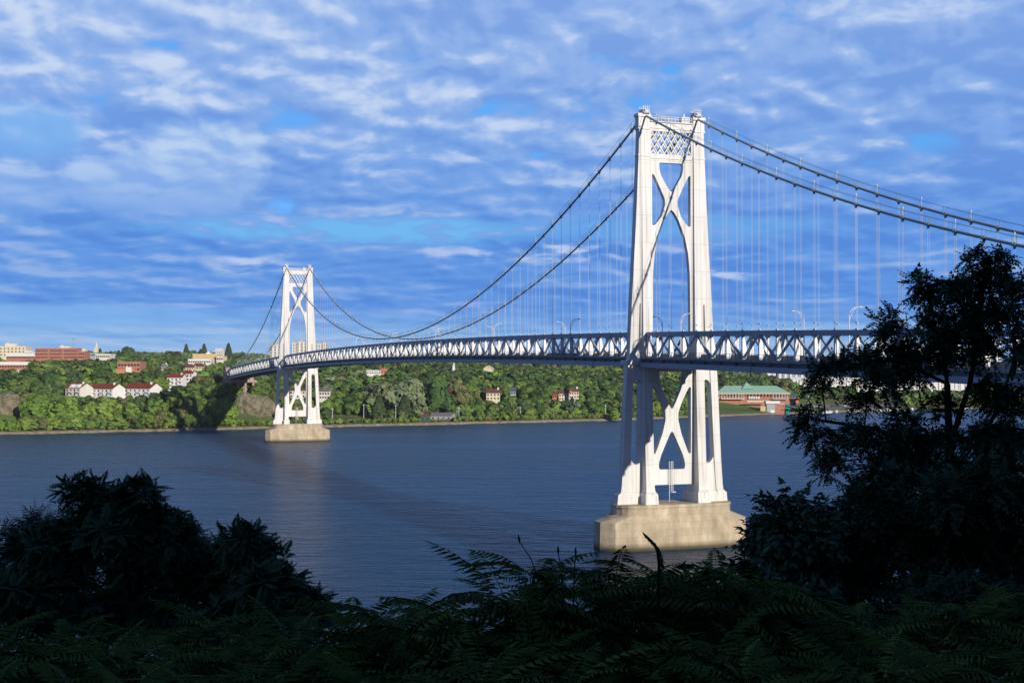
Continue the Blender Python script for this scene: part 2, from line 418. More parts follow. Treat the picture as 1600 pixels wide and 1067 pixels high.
# piers
M['conc'] = mat('weathered_concrete', (.60, .50, .36), .9, .0, .42, .35, .1, col2=(.35, .285, .20), stretch=(1, 1, .4), detail=12)
def pier_material():
    m = M['conc']; nt = m.node_tree; b = nt.nodes['Principled BSDF']
    src = b.inputs['Base Color'].links[0].from_socket
    tc = nt.nodes['Texture Coordinate']; sp = nt.nodes.new('ShaderNodeSeparateXYZ'); nt.links.new(tc.outputs['Object'], sp.inputs[0])
    n2 = nt.nodes.new('ShaderNodeTexNoise'); n2.inputs['Scale'].default_value = .25; n2.inputs['Detail'].default_value = 8; n2.inputs['Roughness'].default_value = .7
    mp = nt.nodes.new('ShaderNodeMapping'); mp.inputs['Scale'].default_value = (1.6, 1.6, .7); nt.links.new(tc.outputs['Object'], mp.inputs[0]); nt.links.new(mp.outputs[0], n2.inputs['Vector'])
    r2 = nt.nodes.new('ShaderNodeValToRGB'); r2.color_ramp.elements[0].position = .56; r2.color_ramp.elements[1].position = .68
    nt.links.new(n2.outputs['Fac'], r2.inputs['Fac'])
    mx = nt.nodes.new('ShaderNodeMix'); mx.data_type = 'RGBA'; mx.inputs[7].default_value = (.70, .65, .54, 1)
    mm = nt.nodes.new('ShaderNodeMath'); mm.operation = 'MULTIPLY'; mm.inputs[1].default_value = .75
    nt.links.new(r2.outputs['Color'], mm.inputs[0]); nt.links.new(mm.outputs[0], mx.inputs[0]); nt.links.new(src, mx.inputs[6])
    wl = nt.nodes.new('ShaderNodeMapRange'); wl.inputs['From Min'].default_value = .4; wl.inputs['From Max'].default_value = 1.7   # tide stain
    nt.links.new(sp.outputs[2], wl.inputs['Value'])
    m2 = nt.nodes.new('ShaderNodeMix'); m2.data_type = 'RGBA'; m2.inputs[6].default_value = (.085, .075, .045, 1)
    nt.links.new(wl.outputs[0], m2.inputs[0]); nt.links.new(mx.outputs[2], m2.inputs[7])
    br = nt.nodes.new('ShaderNodeTexBrick'); br.inputs['Scale'].default_value = 1; br.inputs['Brick Width'].default_value = 3.2; br.inputs['Row Height'].default_value = 1.5
    br.inputs['Mortar Size'].default_value = .05; br.inputs['Mortar Smooth'].default_value = .6; br.inputs['Color1'].default_value = (1, 1, 1, 1); br.inputs['Color2'].default_value = (.86, .85, .83, 1); br.inputs['Mortar'].default_value = (.72, .70, .66, 1)
    cx = nt.nodes.new('ShaderNodeCombineXYZ'); nt.links.new(sp.outputs[0], cx.inputs[0]); nt.links.new(sp.outputs[2], cx.inputs[1]); nt.links.new(cx.outputs[0], br.inputs['Vector'])
    m3 = nt.nodes.new('ShaderNodeMix'); m3.data_type = 'RGBA'; m3.blend_type = 'MULTIPLY'; m3.inputs[0].default_value = .8
    nt.links.new(m2.outputs[2], m3.inputs[6]); nt.links.new(br.outputs['Color'], m3.inputs[7]); nt.links.new(m3.outputs[2], b.inputs['Base Color'])
pier_material()
def pier(y):
    m = MB()
    def ring(L_, R_, nose, z, n=7):
        pts = []
        for sgn in (1, -1):
            for k in range(n):
                a = -math.pi/2 + math.pi * k / (n - 1)
                c, s_ = math.cos(a), math.sin(a)
                pts.append((sgn*(L_ + nose*c), sgn*R_*s_, z))
        return pts
    lowr = lambda z, e=0: ring(11.5 + e*0, 5.3 + e, 6.6 + e, z, 6)
    m.loft([lowr(-3, .25), lowr(6.1, 0)])
    # sloping shoulders up to the upper block
    m.loft([ring(11.5, 5.28, 6.55, 6.1, 6), ring(11.0, 4.7, 2.2, 7.9, 6)])
    m.loft([ring(9.7, 4.95, 4.4, 6.0, 11), ring(9.7, 4.8, 4.3, 9.7, 11)])
    m.loft([ring(9.7, 5.02, 4.5, 9.15, 11), ring(9.7, 4.98, 4.46, 9.72, 11)])
    return m.build('pier', M['conc'], bridge, (0, y, 0))
pier(0); pier(SPAN)

# stiffening trusses, one per side and span
D = 5.8
GAP = 1.9
bracket_pts = [(-.12, -5.3), (.75, -5.3), (1.0, -4.4), (.62, -2.2), (.22, -.85), (-.12, -.85)]
brk = {}
for sgn in (-1, 1):
    m = MB(); m.plate([(-sgn*x, z) for x, z in bracket_pts], [], -.06, .06); m.box(-.16, .16, -.22, .22, -5.3, -.8)
    brk[sgn] = m.mesh('bracket', M['bracket'])
rest = {}
spans = [(-SIDE, -GAP, 37, 0), (GAP, SPAN - GAP, 74, 1), (SPAN + GAP, SPAN + SIDE, 37, 2)]
n_ind = 0
for a, b, n, si in spans:
    ys = [-SIDE + PAN*k if si == 0 else PAN*k if si == 1 else SPAN + PAN*k for k in range(n + 1)]
    ys[0] = max(ys[0], a); ys[-1] = min(ys[-1], b)
    for sgn in (-1, 1):
        tr = empty('stiffening_truss', (sgn*CX, 0, 0), 0, bridge)
        top, bot, web = MB(), MB(), MB()
        for k in range(n):
            y0, y1 = ys[k], ys[k+1]; z0, z1 = chord_z(y0), chord_z(y1)
            top.beam((0, y0, z0 - .45), (0, y1, z1 - .45), .62, .9)
            bot.beam((0, y0, z0 - D), (0, y1, z1 - D), .55, .75)
            if k % 2 == 0: p, q = (0, y0, z0 - D + .3), (0, y1, z1 - .6)
            else: p, q = (0, y0, z0 - .6), (0, y1, z1 - D + .3)
            heavy = (k % 2 == 0)
            if heavy: web.beam(p, q, .42, .45)
            else:
                for o_ in (-.17, .17):
                    web.beam((o_, p[1], p[2]), (o_, q[1], q[2]), .09, .34)
                P0, P1 = Vector(p), Vector(q)
                for j in range(9):
                    a_ = P0.lerp(P1, (j+.1)/9); b_ = P0.lerp(P1, (j+.9)/9)
                    web.beam((-.17, a_.y, a_.z), (.17, b_.y, b_.z), .07, .05)
            for (yy, zz) in ((y0, z0),):
                web.box(-.34, .34, yy-.55, yy+.55, zz - 1.15, zz + .02)
                web.box(-.31, .31, yy-.5, yy+.5, zz - D - .1, zz - D + .75)
        top.build('top_chord', M['steel'], tr); bot.build('bottom_chord', M['steel'], tr); web.build('web_bracing', M['steel'], tr)
        rm = MB()
        for k in range(n + 1):
            y = ys[k]
            if y < -150: continue
            near = (si == 0 and y > -140) or (si == 1 and k < 30)
            if near and n_ind < 100:
                obj('bracket', brk[sgn], tr, (0, y, chord_z(y))); n_ind += 1
            else:
                me = brk[sgn]
                rm.add([(v.co.x, v.co.y + y, v.co.z + chord_z(y)) for v in me.vertices], [tuple(p.vertices) for p in me.polygons])
        if rm.v: tag(rm.build('bracket_row', M['bracket'], tr), kind='stuff')

# deck
def strip(prof, name, material, parent, y0=-SIDE, y1=SPAN + SIDE, n=148):
    m = MB(); rings = []
    for k in range(n + 1):
        y = y0 + (y1 - y0) * k / n; z = chord_z(y) - D
        rings.append([(x, y, z + dz) for x, dz in prof])
    m.loft(rings); return m.build(name, material, parent)
deck = empty('deck', (0, 0, 0), 0, bridge)
strip([(-6.12, -.3), (6.12, -.3), (6.12, .2), (-6.12, .2)], 'roadway', M['road'], deck)
M['slab'] = mat('deck_concrete', (.30, .30, .30), .9, .2, .4)
for sgn in (-1,):
    a, b = sorted((sgn*6.68, sgn*8.15))
    strip([(a, -.12), (b, -.12), (b, .08), (a, .08)], 'walkway', M['slab'], deck)
    a, b = sorted((sgn*7.9, sgn*8.2))
    strip([(a, -1.95), (b, -1.95), (b, -.9), (a, -.9)], 'fascia_girder', M['steel'], deck)
    a, b = sorted((sgn*6.9, sgn*7.7))
    strip([(a, -.95), (b, -.95), (b, -.14), (a, -.14)], 'walkway_light_stop', M['dark'], deck)  # dark web added to stop light leaking through the gap under the walkway
for sgn in (-1, 1):
    a, b = sorted((sgn*4.95, sgn*5.25))
    strip([(a, .2), (b, .2), (b, 1.0), (a, 1.0)], 'traffic_barrier', M['slab'], deck)
m = MB()
for k in range(149):
    y = -SIDE + PAN * k; z = chord_z(y) - D
    m.plate([(-8.1, z - .9), (-5.5, z - 1.75), (5.5, z - 1.75), (6.5, z - 1.3), (6.5, z - .35), (-8.1, z - .35)], [], y - .15, y + .15)
tag(m.build('floor_beams', M['dark'], deck), kind='stuff')
m = MB()
for x in (-4.4, -2.2, 0, 2.2, 4.4):
    for k in range(148):
        y = -SIDE + PAN*k; m.beam((x, y, chord_z(y) - D - .62), (x, y + PAN, chord_z(y + PAN) - D - .62), .25, .6)
m.build('stringers', M['dark'], deck)
for sgn in (-1,):
    m = MB()
    for k in range(148):
        y = -SIDE + PAN*k; y2 = y + PAN; z, z2 = chord_z(y) - D, chord_z(y2) - D
        if y < -160: continue
        for h, r in ((1.35, .09), (.95, .05), (.6, .05), (.28, .05)):
            m.beam((sgn*8.05, y, z + h), (sgn*8.05, y2, z2 + h), r, r)
        for j in range(3):
            yy = y + PAN*j/3; zz = chord_z(yy) - D; m.beam((sgn*8.05, yy, zz - .1), (sgn*8.05, yy, zz + 1.38), .08, .08)
        if k % 12 == 5 and y < SPAN: m.box(sgn*8.25-.04, sgn*8.25+.04, y-.05, y+.05, z - 2.6, z + .2)
    m.build('railing', M['dark'], deck)

# main cables with bands, hand ropes
for sgn in (-1, 1):
    mc = empty('main_cable', (sgn*CX, 0, 0), 0, bridge)
    N_ = 148; pts = [(0, -SIDE + PAN*k, cable_z(-SIDE + PAN*k)) for k in range(N_ + 1)]
    fine = []
    for k in range(N_ * 2 + 1):
        y = -SIDE + PAN*k/2; fine.append((0, y, cable_z(y)))
    m = MB(); m.tube(fine, .235, 10); m.build('cable_strand', M['cable'], mc, smooth=True)
    m = MB(); h = MB(); lm = MB()
    for k in range(1, N_):
        y = pts[k][1]
        if y in (0, SPAN): continue
        dz = (cable_z(y+.3) - cable_z(y-.3)) / .6; d = Vector((0, 1, dz)).normalized(); c = Vector((0, y, cable_z(y)))
        m.tube([c - d*.35, c + d*.35], .32, 10)
        m.box(-.08, .08, y-.25, y+.25, c.z - .62, c.z - .3)
        m.box(-.42, -.36, y-.04, y+.04, c.z, c.z + 1.2); m.box(.36, .42, y-.04, y+.04, c.z, c.z + 1.2)
        if k % 2 == 0:
            lm.beam((.0, y, c.z + .2), (.0, y, c.z + 1.35), .06, .06)
            lm.tube([(0, y, c.z + 1.3), (0, y, c.z + 1.42), (0, y, c.z + 1.62), (0, y, c.z + 1.74)], [.06, .13, .13, .05], 8)
    for k in range(N_):
        a, b = pts[k], pts[k+1]
        for x in (-.39, .39): h.beam((x, a[1], a[2] + 1.15), (x, b[1], b[2] + 1.15), .045, .045)
    tag(m.build('cable_bands', M['cable'], mc), kind='stuff'); h.build('hand_ropes', M['cable'], mc)
    tag(lm.build('cable_lights', M['rope'], mc), kind='stuff')

# suspenders: the hundred nearest are parts of their own, the rest one part
sus = []
for sgn in (-1, 1):
    for k in range(1, 148):
        y = -SIDE + PAN*k
        if abs(y) < 1 or abs(y - SPAN) < 1: continue
        if y < -165: continue
        L_ = cable_z(y) - chord_z(y)
        if L_ < .6: continue
        sus.append((abs(y + 60) , sgn, y))
sus.sort()
rm = MB()
def rope_pair(m, x, y, z0, z1):
    for dy in (-.2, .2):
        m.tube([(x, y+dy, z0), (x, y+dy, z1)], .020, 6)
    m.box(x-.12, x+.12, y-.34, y+.34, z0 + 1.2, z0 + 1.32)
    m.box(x-.10, x+.10, y-.3, y+.3, z0 - .02, z0 + .25)
for i, (_, sgn, y) in enumerate(sus):
    z0, z1 = chord_z(y), cable_z(y) - .3
    if i < 100:
        m = MB(); rope_pair(m, 0, 0, 0, z1 - z0); m.build('suspender', M['rope'], bridge, (sgn*CX, y, z0))
    else: rope_pair(rm, sgn*CX, y, z0, z1)
tag(rm.build('suspenders', M['rope'], bridge), kind='stuff')

# far abutment and near abutment
M['brown'] = mat('brown_stone', (.20, .15, .11), .9, .3, .4)
ya = SPAN + SIDE
m = MB(); z = chord_z(ya) - D
m.box(-9.5, 9.5, ya - 6, ya + 30, -6, z - 2.1); m.box(-10.2, 10.2, ya - 14, ya + 2, z - 4.2, z - 2.6)
for x in (-8, -2.5, 2.5, 8): m.box(x - .7, x + .7, ya - 13, ya - 11, -4, z - 4.2)
m.box(-9.8, -7.2, ya - 1, ya + 14, z - 2.1, z + 6.0); m.box(7.2, 9.8, ya - 1, ya + 14, z - 2.1, z + 6.0)
m.box(-10.1, -6.9, ya - 1.4, ya + 14.4, z + 6.0, z + 6.6); m.box(6.9, 10.1, ya - 1.4, ya + 14.4, z + 6.0, z + 6.6)
m.build('abutment', mat('pinkish_concrete', (.45, .34, .29), .9, .25, .3), bridge)
m = MB(); m.box(-9.5, 9.5, -SIDE - 40, -SIDE + 4, -3, z - 2.1)
for s_ in (-1, 1): m.box(min(s_*7.2, s_*9.8), max(s_*7.2, s_*9.8), -SIDE - 14, -SIDE, z - 2.1, z + 3)
m.build('abutment', M['conc'], bridge)
m = MB(); m.box(-5.3, 5.3, ya, ya + 400, z - .3, z + .2); m.build('approach_road', M['road'], bridge)

# street lamps on the bridge deck (their own things)
def lamp_proto():
    r = empty('street_lamp')
    m = MB(); m.tube([(0, 0, 0), (0, 0, 8.3)], [.13, .085], 8); m.box(-.25, .25, -.25, .25, 0, .35)
    m.build('post', M['lamp'], r)
    m = MB()
    m.tube([(0, 0, 8.0), (.2, 0, 8.7), (.8, 0, 9.3), (1.3, 0, 9.5), (2.0, 0, 9.55)], [.075, .075, .07, .065, .055], 8)
    m.tube([(0, 0, 7.3), (.5, 0, 8.3), (1.0, 0, 9.1), (1.4, 0, 9.46)], .05, 6)
    m.build('arm', M['lamp'], r)
    m = MB(); m.tube([(1.9, 0, 9.52), (2.1, 0, 9.56), (2.5, 0, 9.55), (2.7, 0, 9.52)], [.06, .17, .16, .05], 8); m.build('lamp_head', M['lens'], r)
    return r
lp = None
LR = math.cos(TH), math.sin(TH)
where = {-1: 'left', 1: 'right'}
for sgn, y0 in ((-1, -77), (1, -45.5)):
    for k in range(0, 13):
        y = y0 + 61 * k
        if y > 660: continue
        if lp is None: lp = lamp_proto(); o = lp
        else: o = copy_tree(lp)
        p = Vector((35.3, 291.3, 0)) + ax * sgn * 5.6 + ay * y
        o.location = (p.x, p.y, chord_z(y) - D + .05)
        o.rotation_euler = (0, 0, TH + (0 if sgn < 0 else math.pi))
        if y < -60: lab = 'curved-arm bridge lamp nearest the dark tree on the right, arm pointing right'
        elif y < -30: lab = 'curved-arm bridge lamp right of the near tower, arm pointing left'
        elif y < 0: lab = 'bridge lamp seen inside the near tower arch, white arm pointing right'
        elif y < 30: lab = 'thin bridge lamp seen inside the near tower arch, arm pointing left'
        elif y < SPAN:
            side = 'arm curving right over the road from the downstream side' if sgn < 0 else 'arm curving left over the road from the far side'
            lab = 'main span bridge lamp between the towers, ' + ('near truss, ' if sgn < 0 else 'far truss, ') + ('arm pointing right' if sgn < 0 else 'arm pointing left')
        else: lab = 'small bridge lamp beyond the far tower, ' + ('near truss' if sgn < 0 else 'far truss')
        tag(o, lab, 'street lamp', 'lamps along the bridge deck')

# ------------------------------------------------------------------ water, terrain
SH = [(-1500, 300), (-700, 560), (-311, 795), (-210, 846), (-119, 904), (-23, 958), (80, 1020), (186, 1120), (261, 1187), (376, 1283), (536, 1371), (1400, 1800), (4000, 3000)]
def ysh(x): return interp(SH, x) if x > -1500 else 300 + (x + 1500) * .6
A_ = [(-60, -8), (-1, -.5), (0, .3), (4, 2.0), (14, 3.2), (40, 14), (80, 18.5), (130, 22), (300, 31), (600, 43), (1000, 51), (2000, 60), (4500, 66), (9000, 40)]
B_ = [(-60, -8), (-1, -.5), (0, .3), (4, 2.0), (30, 3.2), (60, 6), (100, 13), (150, 18), (300, 27), (600, 38), (1000, 45), (2000, 54), (4500, 62), (9000, 40)]
C_ = [(-60, -8), (-1, -.5), (0, .3), (6, 2.4), (30, 4.5), (60, 10), (120, 12), (190, 14), (280, 24), (600, 38), (1000, 44), (2000, 52), (4500, 60), (9000, 40)]
def smooth(a, b, x):
    t = min(1, max(0, (x - a) / (b - a))); return t*t*(3 - 2*t)
def ter(x, y):
    s = (y - ysh(x)) * .83
    px = 800 + F * x / max(y, 100)
    wb = smooth(380, 470, px); wc = smooth(960, 1080, px)
    z = interp(A_, s) * (1 - wb) + interp(B_, s) * wb
    z = z * (1 - wc) + interp(C_, s) * wc
    if s > 20:
        k = min(1, (s - 20) / 200)
        z += k * (2.2*math.sin(x*.013 + 1) * math.cos(y*.011) + 1.2*math.sin(x*.031 + y*.023))
    return z

M['grass'] = mat('bank_grass_soil', (.14, .185, .05), .95, 0, .05, 0, .1, col2=(.10, .12, .045), detail=8)
def far_hills():
    xs = np.concatenate([np.arange(-1500, -420, 90), np.arange(-420, 640, 12), np.arange(640, 4000, 120)])
    ss = [-70, -30, -8, -2, 0, 3, 8, 14, 22, 32, 45, 60, 80, 100, 125, 150, 180, 220, 270, 330, 400, 500, 620, 760, 900, 1100, 1400, 1800, 2400, 3200, 4500, 6000, 9000]
    v, f = [], []
    for s in ss:
        for x in xs:
            y = ysh(x) + s / .83; v.append((x, y, ter(x, y)))
    n = len(xs)
    for i in range(len(ss) - 1):
        for j in range(n - 1):
            f.append((i*n+j, i*n+j+1, (i+1)*n+j+1, (i+1)*n+j))
    m = MB(); m.v, m.f = v, f
    tag(m.build('hills', M['grass'], fix=False, smooth=True), kind='structure')
far_hills()

def near_ter(x, y):
    s = .336 * x - .942 * (y - 62)
    return interp([(-60, -10), (-2, -.6), (0, .3), (4, 2), (25, 16), (42, 27), (46, 30), (50, 33.0), (55, 35.4), (58.4, 37.0), (70, 37.2), (78, 40), (100, 58), (130, 76), (200, 84), (500, 90), (1500, 60)], s)
def near_hill():
    S = [-70, -30, -5, -1, 0, 2, 5, 10, 17, 25, 33, 42, 46, 50, 52.5, 55, 58.4, 62, 66, 70, 78, 88, 100, 115, 130, 160, 200, 300, 500, 900, 1500]
    T = [-2500, -1200, -600, -300, -200, -140] + list(range(-100, 101, 8)) + [140, 200, 300, 600, 1200, 2500]
    v, f = [], []
    for s in S:
        for t in T:
            x = .942*t + .336*s; y = 62 + .336*t - .942*s
            z = near_ter(x, y) + (0.35*math.sin(t*.21 + s*.3) if s > 5 else 0)
            v.append((x, y, z))
    n = len(T)
    for i in range(len(S) - 1):
        for j in range(n - 1): f.append((i*n+j, (i+1)*n+j, (i+1)*n+j+1, i*n+j+1))
    m = MB(); m.v, m.f = v, f
    tag(m.build('hillside', mat('dark_bank_soil', (.030, .035, .018), .95, .4, .8, .2, .1), smooth=True), kind='structure')  # dark soil colour, mottled by noise
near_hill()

def water():
    m = bpy.data.materials.new('river_water'); m.use_nodes = True; nt = m.node_tree; N = nt.nodes; L = nt.links
    b = N['Principled BSDF']; b.inputs['Base Color'].default_value = (.003, .040, .105, 1)
    b.inputs['IOR'].default_value = 1.33; b.inputs['Roughness'].default_value = .28; b.inputs['Specular IOR Level'].default_value = .5
    tc = N.new('ShaderNodeTexCoord')
    def noise(scale, sx, sy, detail, rot=0.0):
        mp = N.new('ShaderNodeMapping'); mp.inputs['Scale'].default_value = (sx, sy, 1); mp.inputs['Rotation'].default_value = (0, 0, rot)
        L.new(tc.outputs['Object'], mp.inputs[0])
        n = N.new('ShaderNodeTexNoise'); n.inputs['Scale'].default_value = scale; n.inputs['Detail'].default_value = detail; n.inputs['Roughness'].default_value = .6
        L.new(mp.outputs[0], n.inputs['Vector']); return n.outputs['Fac']
    def mth(op, a, bb):
        n = N.new('ShaderNodeMath'); n.operation = op
        for i, x in enumerate((a, bb)):
            if isinstance(x, (int, float)): n.inputs[i].default_value = x
            else: L.new(x, n.inputs[i])
        return n.outputs[0]
    w1 = noise(.30, .55, 1.2, 4, .25); w2 = noise(1.3, .8, 1.1, 3, -.2); w3 = noise(.085, .45, 1.3, 4, .1)
    hgt = mth('ADD', mth('MULTIPLY', w1, 2.0), mth('ADD', mth('MULTIPLY', w2, .42), mth('MULTIPLY', w3, 2.6)))
    patch = noise(.009, .35, 1.4, 4, .3)                            # wind patches roughen or calm the ripples
    mr = N.new('ShaderNodeMapRange'); mr.inputs['From Min'].default_value = .35; mr.inputs['From Max'].default_value = .65
    mr.inputs['To Min'].default_value = .5; mr.inputs['To Max'].default_value = 1.4; L.new(patch, mr.inputs['Value'])
    bp = N.new('ShaderNodeBump'); bp.inputs['Distance'].default_value = 1.0
    bp.inputs['Distance'].default_value = 2.4
    L.new(mr.outputs[0], bp.inputs['Strength']); L.new(hgt, bp.inputs['Height']); L.new(bp.outputs['Normal'], b.inputs['Normal'])
    g = MB(); g.add([(-6000, -2500, 0), (8000, -2500, 0), (8000, 9000, 0), (-6000, 9000, 0)], [(0, 1, 2, 3)])
    o = g.build('river', m, fix=False); tag(o, kind='structure')
water()

# ------------------------------------------------------------------ buildings on the far bank
CLEAR = []      # (px0, px1, y_front, y_back, py_base): trees must not hide these
for n_, c_, c2_ in [('brick', (.46, .20, .135), (.38, .16, .11)), ('cream', (.74, .66, .46), (.66, .58, .40)), ('pale', (.72, .68, .60), (.62, .58, .52)),
                    ('tan', (.66, .48, .22), (.58, .42, .20)), ('redroof', (.27, .055, .035), (.20, .045, .03)), ('brownroof', (.17, .075, .055), (.12, .06, .045)),
                    ('greyroof', (.22, .21, .21), (.17, .16, .16)), ('greenroof', (.30, .50, .38), (.25, .43, .33)), ('white_wall', (.78, .77, .73), (.70, .69, .66)),
                    ('beige', (.56, .45, .33), (.48, .38, .28)), ('greenwall', (.05, .17, .11), (.04, .13, .09)), ('orange', (.58, .27, .14), (.5, .23, .12)),
                    ('teal', (.03, .26, .23), (.025, .2, .18)), ('greywall', (.40, .42, .42), (.33, .35, .36)), ('timber', (.23, .17, .11), (.16, .12, .08)), ('darkred', (.14, .035, .03), (.1, .03, .03))]:
    M[n_] = mat(n_, c_, .8, 0, .35, 0, .2, col2=c2_)

win_mesh = {}
def window_mesh(w_, h_):
    k = (round(w_, 1), round(h_, 1))
    if k not in win_mesh:
        m = MB(); m.box(-w_/2, w_/2, -.06, .06, 0, h_); win_mesh[k] = m.mesh('window', M['glass'])
    return win_mesh[k]

def base_at(px, Y):
    x = at(px, Y); return x, ter(x, Y)

def band(h, y=-.3):
    def f(r, W, H, d):
        m = MB(); m.box(-W/2 - .3, W/2 + .3, y, 0, H - h, H - .02); m.build('roof_band', M['white_wall'], r)
    return f
def block(px0, px1, pytop, Y, label, cat='building', name='building', wall='brick', floors=3, cols=10, rz=0.0, depth=18, ww=1.6, wh=1.5, parapet='pale',
          pybase=None, top_off=1.6, extra=None, wins=True, bays=None):
    xc, zg = base_at((px0+px1)/2, Y); W = (px1-px0)/F*Y/math.cos(rz); zt = zat(pytop, Y); zb = zg - 4
    r = empty(name, (xc, Y, zb), rz); tag(r, label, cat)
    H = zt - zb
    m = MB(); m.box(-W/2, W/2, 0, depth, 0, H); m.build('wall', M[wall], r)
    m = MB(); m.box(-W/2 - .25, W/2 + .25, -.25, depth + .25, H, H + .5); m.build('parapet', M[parapet], r)
    if wins:
        zf = max(2, H - floors * 3.6)
        me = window_mesh(ww, wh)
        for i in range(floors):
            for j in range(cols):
                if bays and j % bays == bays - 1: continue
                x = -W/2 + W * (j + .6) / (cols + .2)
                obj('window', me, r, (x, -.02, H - top_off - wh - i*3.6))
    CLEAR.append((px0, px1, Y - 1, Y + depth, pybase if pybase else pytop + 12))
    if extra: extra(r, W, H, depth)
    return r

def gable(px0, px1, pyeave, Y, label, name='house', cat='house', wall='cream', roof='brownroof', rz=0.0, depth=10, rh=3.0, pybase=None, cols=4, floors=2, chimney=True,
          balcony=False, hip=0.0, W=None, ww=1.2, wh=1.3, extra=None, cstack='cream'):
    xc, zg = base_at((px0+px1)/2, Y); W = W or (px1-px0)/F*Y; ze = zat(pyeave, Y); zb = zg - 4; H = ze - zb
    r = empty(name, (xc, Y, zb), rz); tag(r, label, cat)
    m = MB(); m.box(-W/2, W/2, 0, depth, 0, H)
    if not hip:
        for sx in (-1, 1):
            x0, x1 = sorted((sx*W/2, sx*(W/2 - .3)))
            m.loft([[(x0, 0, H), (x0, depth, H), (x0, depth/2, H + rh*.97)], [(x1, 0, H), (x1, depth, H), (x1, depth/2, H + rh*.97)]])
    m.build('wall', M[wall], r)
    e = .5; t_ = .25
    m = MB(); hx = W/2 + e - hip
    k = rh / (depth/2)
    for s_ in (-1, 1):
        y0 = -e if s_ < 0 else depth + e; z0 = H - e*k
        a, b = (-W/2 - e, y0, z0), (W/2 + e, y0, z0); c, d = (hx, depth/2, H + rh), (-hx, depth/2, H + rh)
        lowq = [a, b, c, d]; m.loft([lowq, [(p[0], p[1], p[2] + t_) for p in lowq]])
    if hip:
        for s_ in (-1, 1):
            tri = [(s_*(W/2 + e), -e, H - e*k + .01), (s_*(W/2 + e), depth + e, H - e*k + .01), (s_*hx, depth/2, H + rh)]
            m.loft([tri, [(p[0], p[1], p[2] + t_) for p in tri]])
    rf = m.build('roof', M[roof], r)
    if chimney:
        m = MB(); cx = W*.36; m.box(cx-.6, cx+.6, depth*.35, depth*.35+1.1, H + rh*.5, H + rh + 1.0); m.build('chimney', M[cstack], rf)
    me = window_mesh(ww, wh)
    for i in range(floors):
        for j in range(cols):
            x = -W/2 + W*(j + .5)/cols
            wz = H - 1.0 - wh - 2.8*i
            if wz < .5: continue
            obj('window', me, r, (x, -.02, wz))
            if balcony and j % 2 == 1:
                b = MB(); b.box(-1.3, 1.3, -1.3, 0, 0, .18); b.box(-1.3, 1.3, -1.3, -1.22, .18, 1.05); b.build('balcony', M['white_wall'], r, (x, -.1, wz - .6))
    CLEAR.append((px0, px1, Y - 2, Y + depth, pybase if pybase else pyeave + 8))
    if extra: extra(r, W, H, depth)
    return r

# skyline on the left
def penthouse(mt, x0, x1, h):
    def f(r, W, H, d):
        m = MB(); m.box(W*x0, W*x1, d*.3, d*.8, H + .4, H + h); m.box(W*x0 + 1, W*x0 + 3, d*.4, d*.6, H + h, H + h + 1.2); m.build('roof_plant', M[mt], r)
    return f
block(-14, 40, 541.5, 1520, 'large cream hospital block with flat roof at the left edge skyline', wall='cream', floors=3, cols=9, parapet='cream', extra=penthouse('cream', -.15, .15, 3.5), pybase=552)
block(38, 51, 549, 1500, 'low pale wing with red band between the cream block and the brick building', wall='pale', floors=2, cols=4, parapet='white_wall', pybase=560)
block(10, 54, 552.5, 1480, 'long pinkish brick wing below the cream hospital block', wall='brick', floors=1, cols=12, parapet='white_wall', pybase=562, extra=band(3.0), top_off=3.6)
block(55, 119, 544.5, 1400, 'long red brick building with three rows of dark windows on the left skyline', wall='brick', floors=3, cols=23, bays=8, parapet='brick', ww=1.25, wh=1.5, extra=penthouse('pale', .05, .28, 2.6), pybase=561)
block(119, 132, 549.5, 1405, 'short red brick wing with pale turret right of the long brick building', wall='brick', floors=2, cols=4, parapet='brick', extra=penthouse('cream', -.05, .35, 2.2), pybase=561)
block(135, 152, 551.5, 1440, 'low grey flat-roofed building below the cream steeple', wall='greywall', floors=1, cols=5, parapet='greyroof', pybase=558)
block(149, 172, 553.5, 1400, 'low white building with red brick base right of the steeple', wall='pale', floors=1, cols=7, parapet='white_wall', pybase=560)
block(-12, 44, 566, 1180, 'long low brick building with broad white roof band at the left edge', wall='brick', floors=1, cols=12, parapet='white_wall', pybase=574, depth=14, extra=band(2.4), top_off=3.0)
def annex(r, W, H, d):
    m = MB(); m.box(-W*.72, W*.32, -5, 0, H - 9.5, H - 5.6); m.build('annex', M['orange'], r)
    m = MB(); m.box(-W*.05, W*.2, -5.4, -5.0, H - 9, H - 4.2); m.box(-.4, .4, -5.4, -5, H - 4.2, H - 3.2); m.build('entrance', M['white_wall'], r)
block(183.5, 219, 566, 1130, 'square orange brick office building with two rows of windows among trees', wall='brick', floors=2, cols=7, parapet='orange', ww=1.9, wh=1.6, extra=annex, pybase=580)
block(301, 339, 553.5, 1350, 'wide tan flat-roofed building high above the row houses', wall='tan', floors=1, cols=0, parapet='cream', extra=penthouse('white_wall', .0, .15, 1.6), pybase=561)
block(338, 349, 557, 1345, 'cream wing with small pediment right of the tan building', wall='cream', floors=1, cols=3, parapet='cream', pybase=565)
block(294, 329, 561.5, 1300, 'long low white building with small windows below the tan building', wall='white_wall', floors=1, cols=10, parapet='white_wall', pybase=566)
gable(287, 303, 574, 1200, 'brown roofed house below the long white building, left one', wall='cream', roof='brownroof', pybase=579)
gable(303, 318, 572.5, 1215, 'brown roofed house below the long white building, right one', wall='cream', roof='brownroof', pybase=577)
gable(336, 347, 548.5, 1500, 'white gabled house on the wooded skyline near the bridge end', wall='white_wall', roof='white_wall', depth=12, pybase=551, chimney=False)
gable(252, 259, 573, 1250, 'small pale house half hidden between orange office and white row house', wall='white_wall', roof='greyroof', pybase=576)
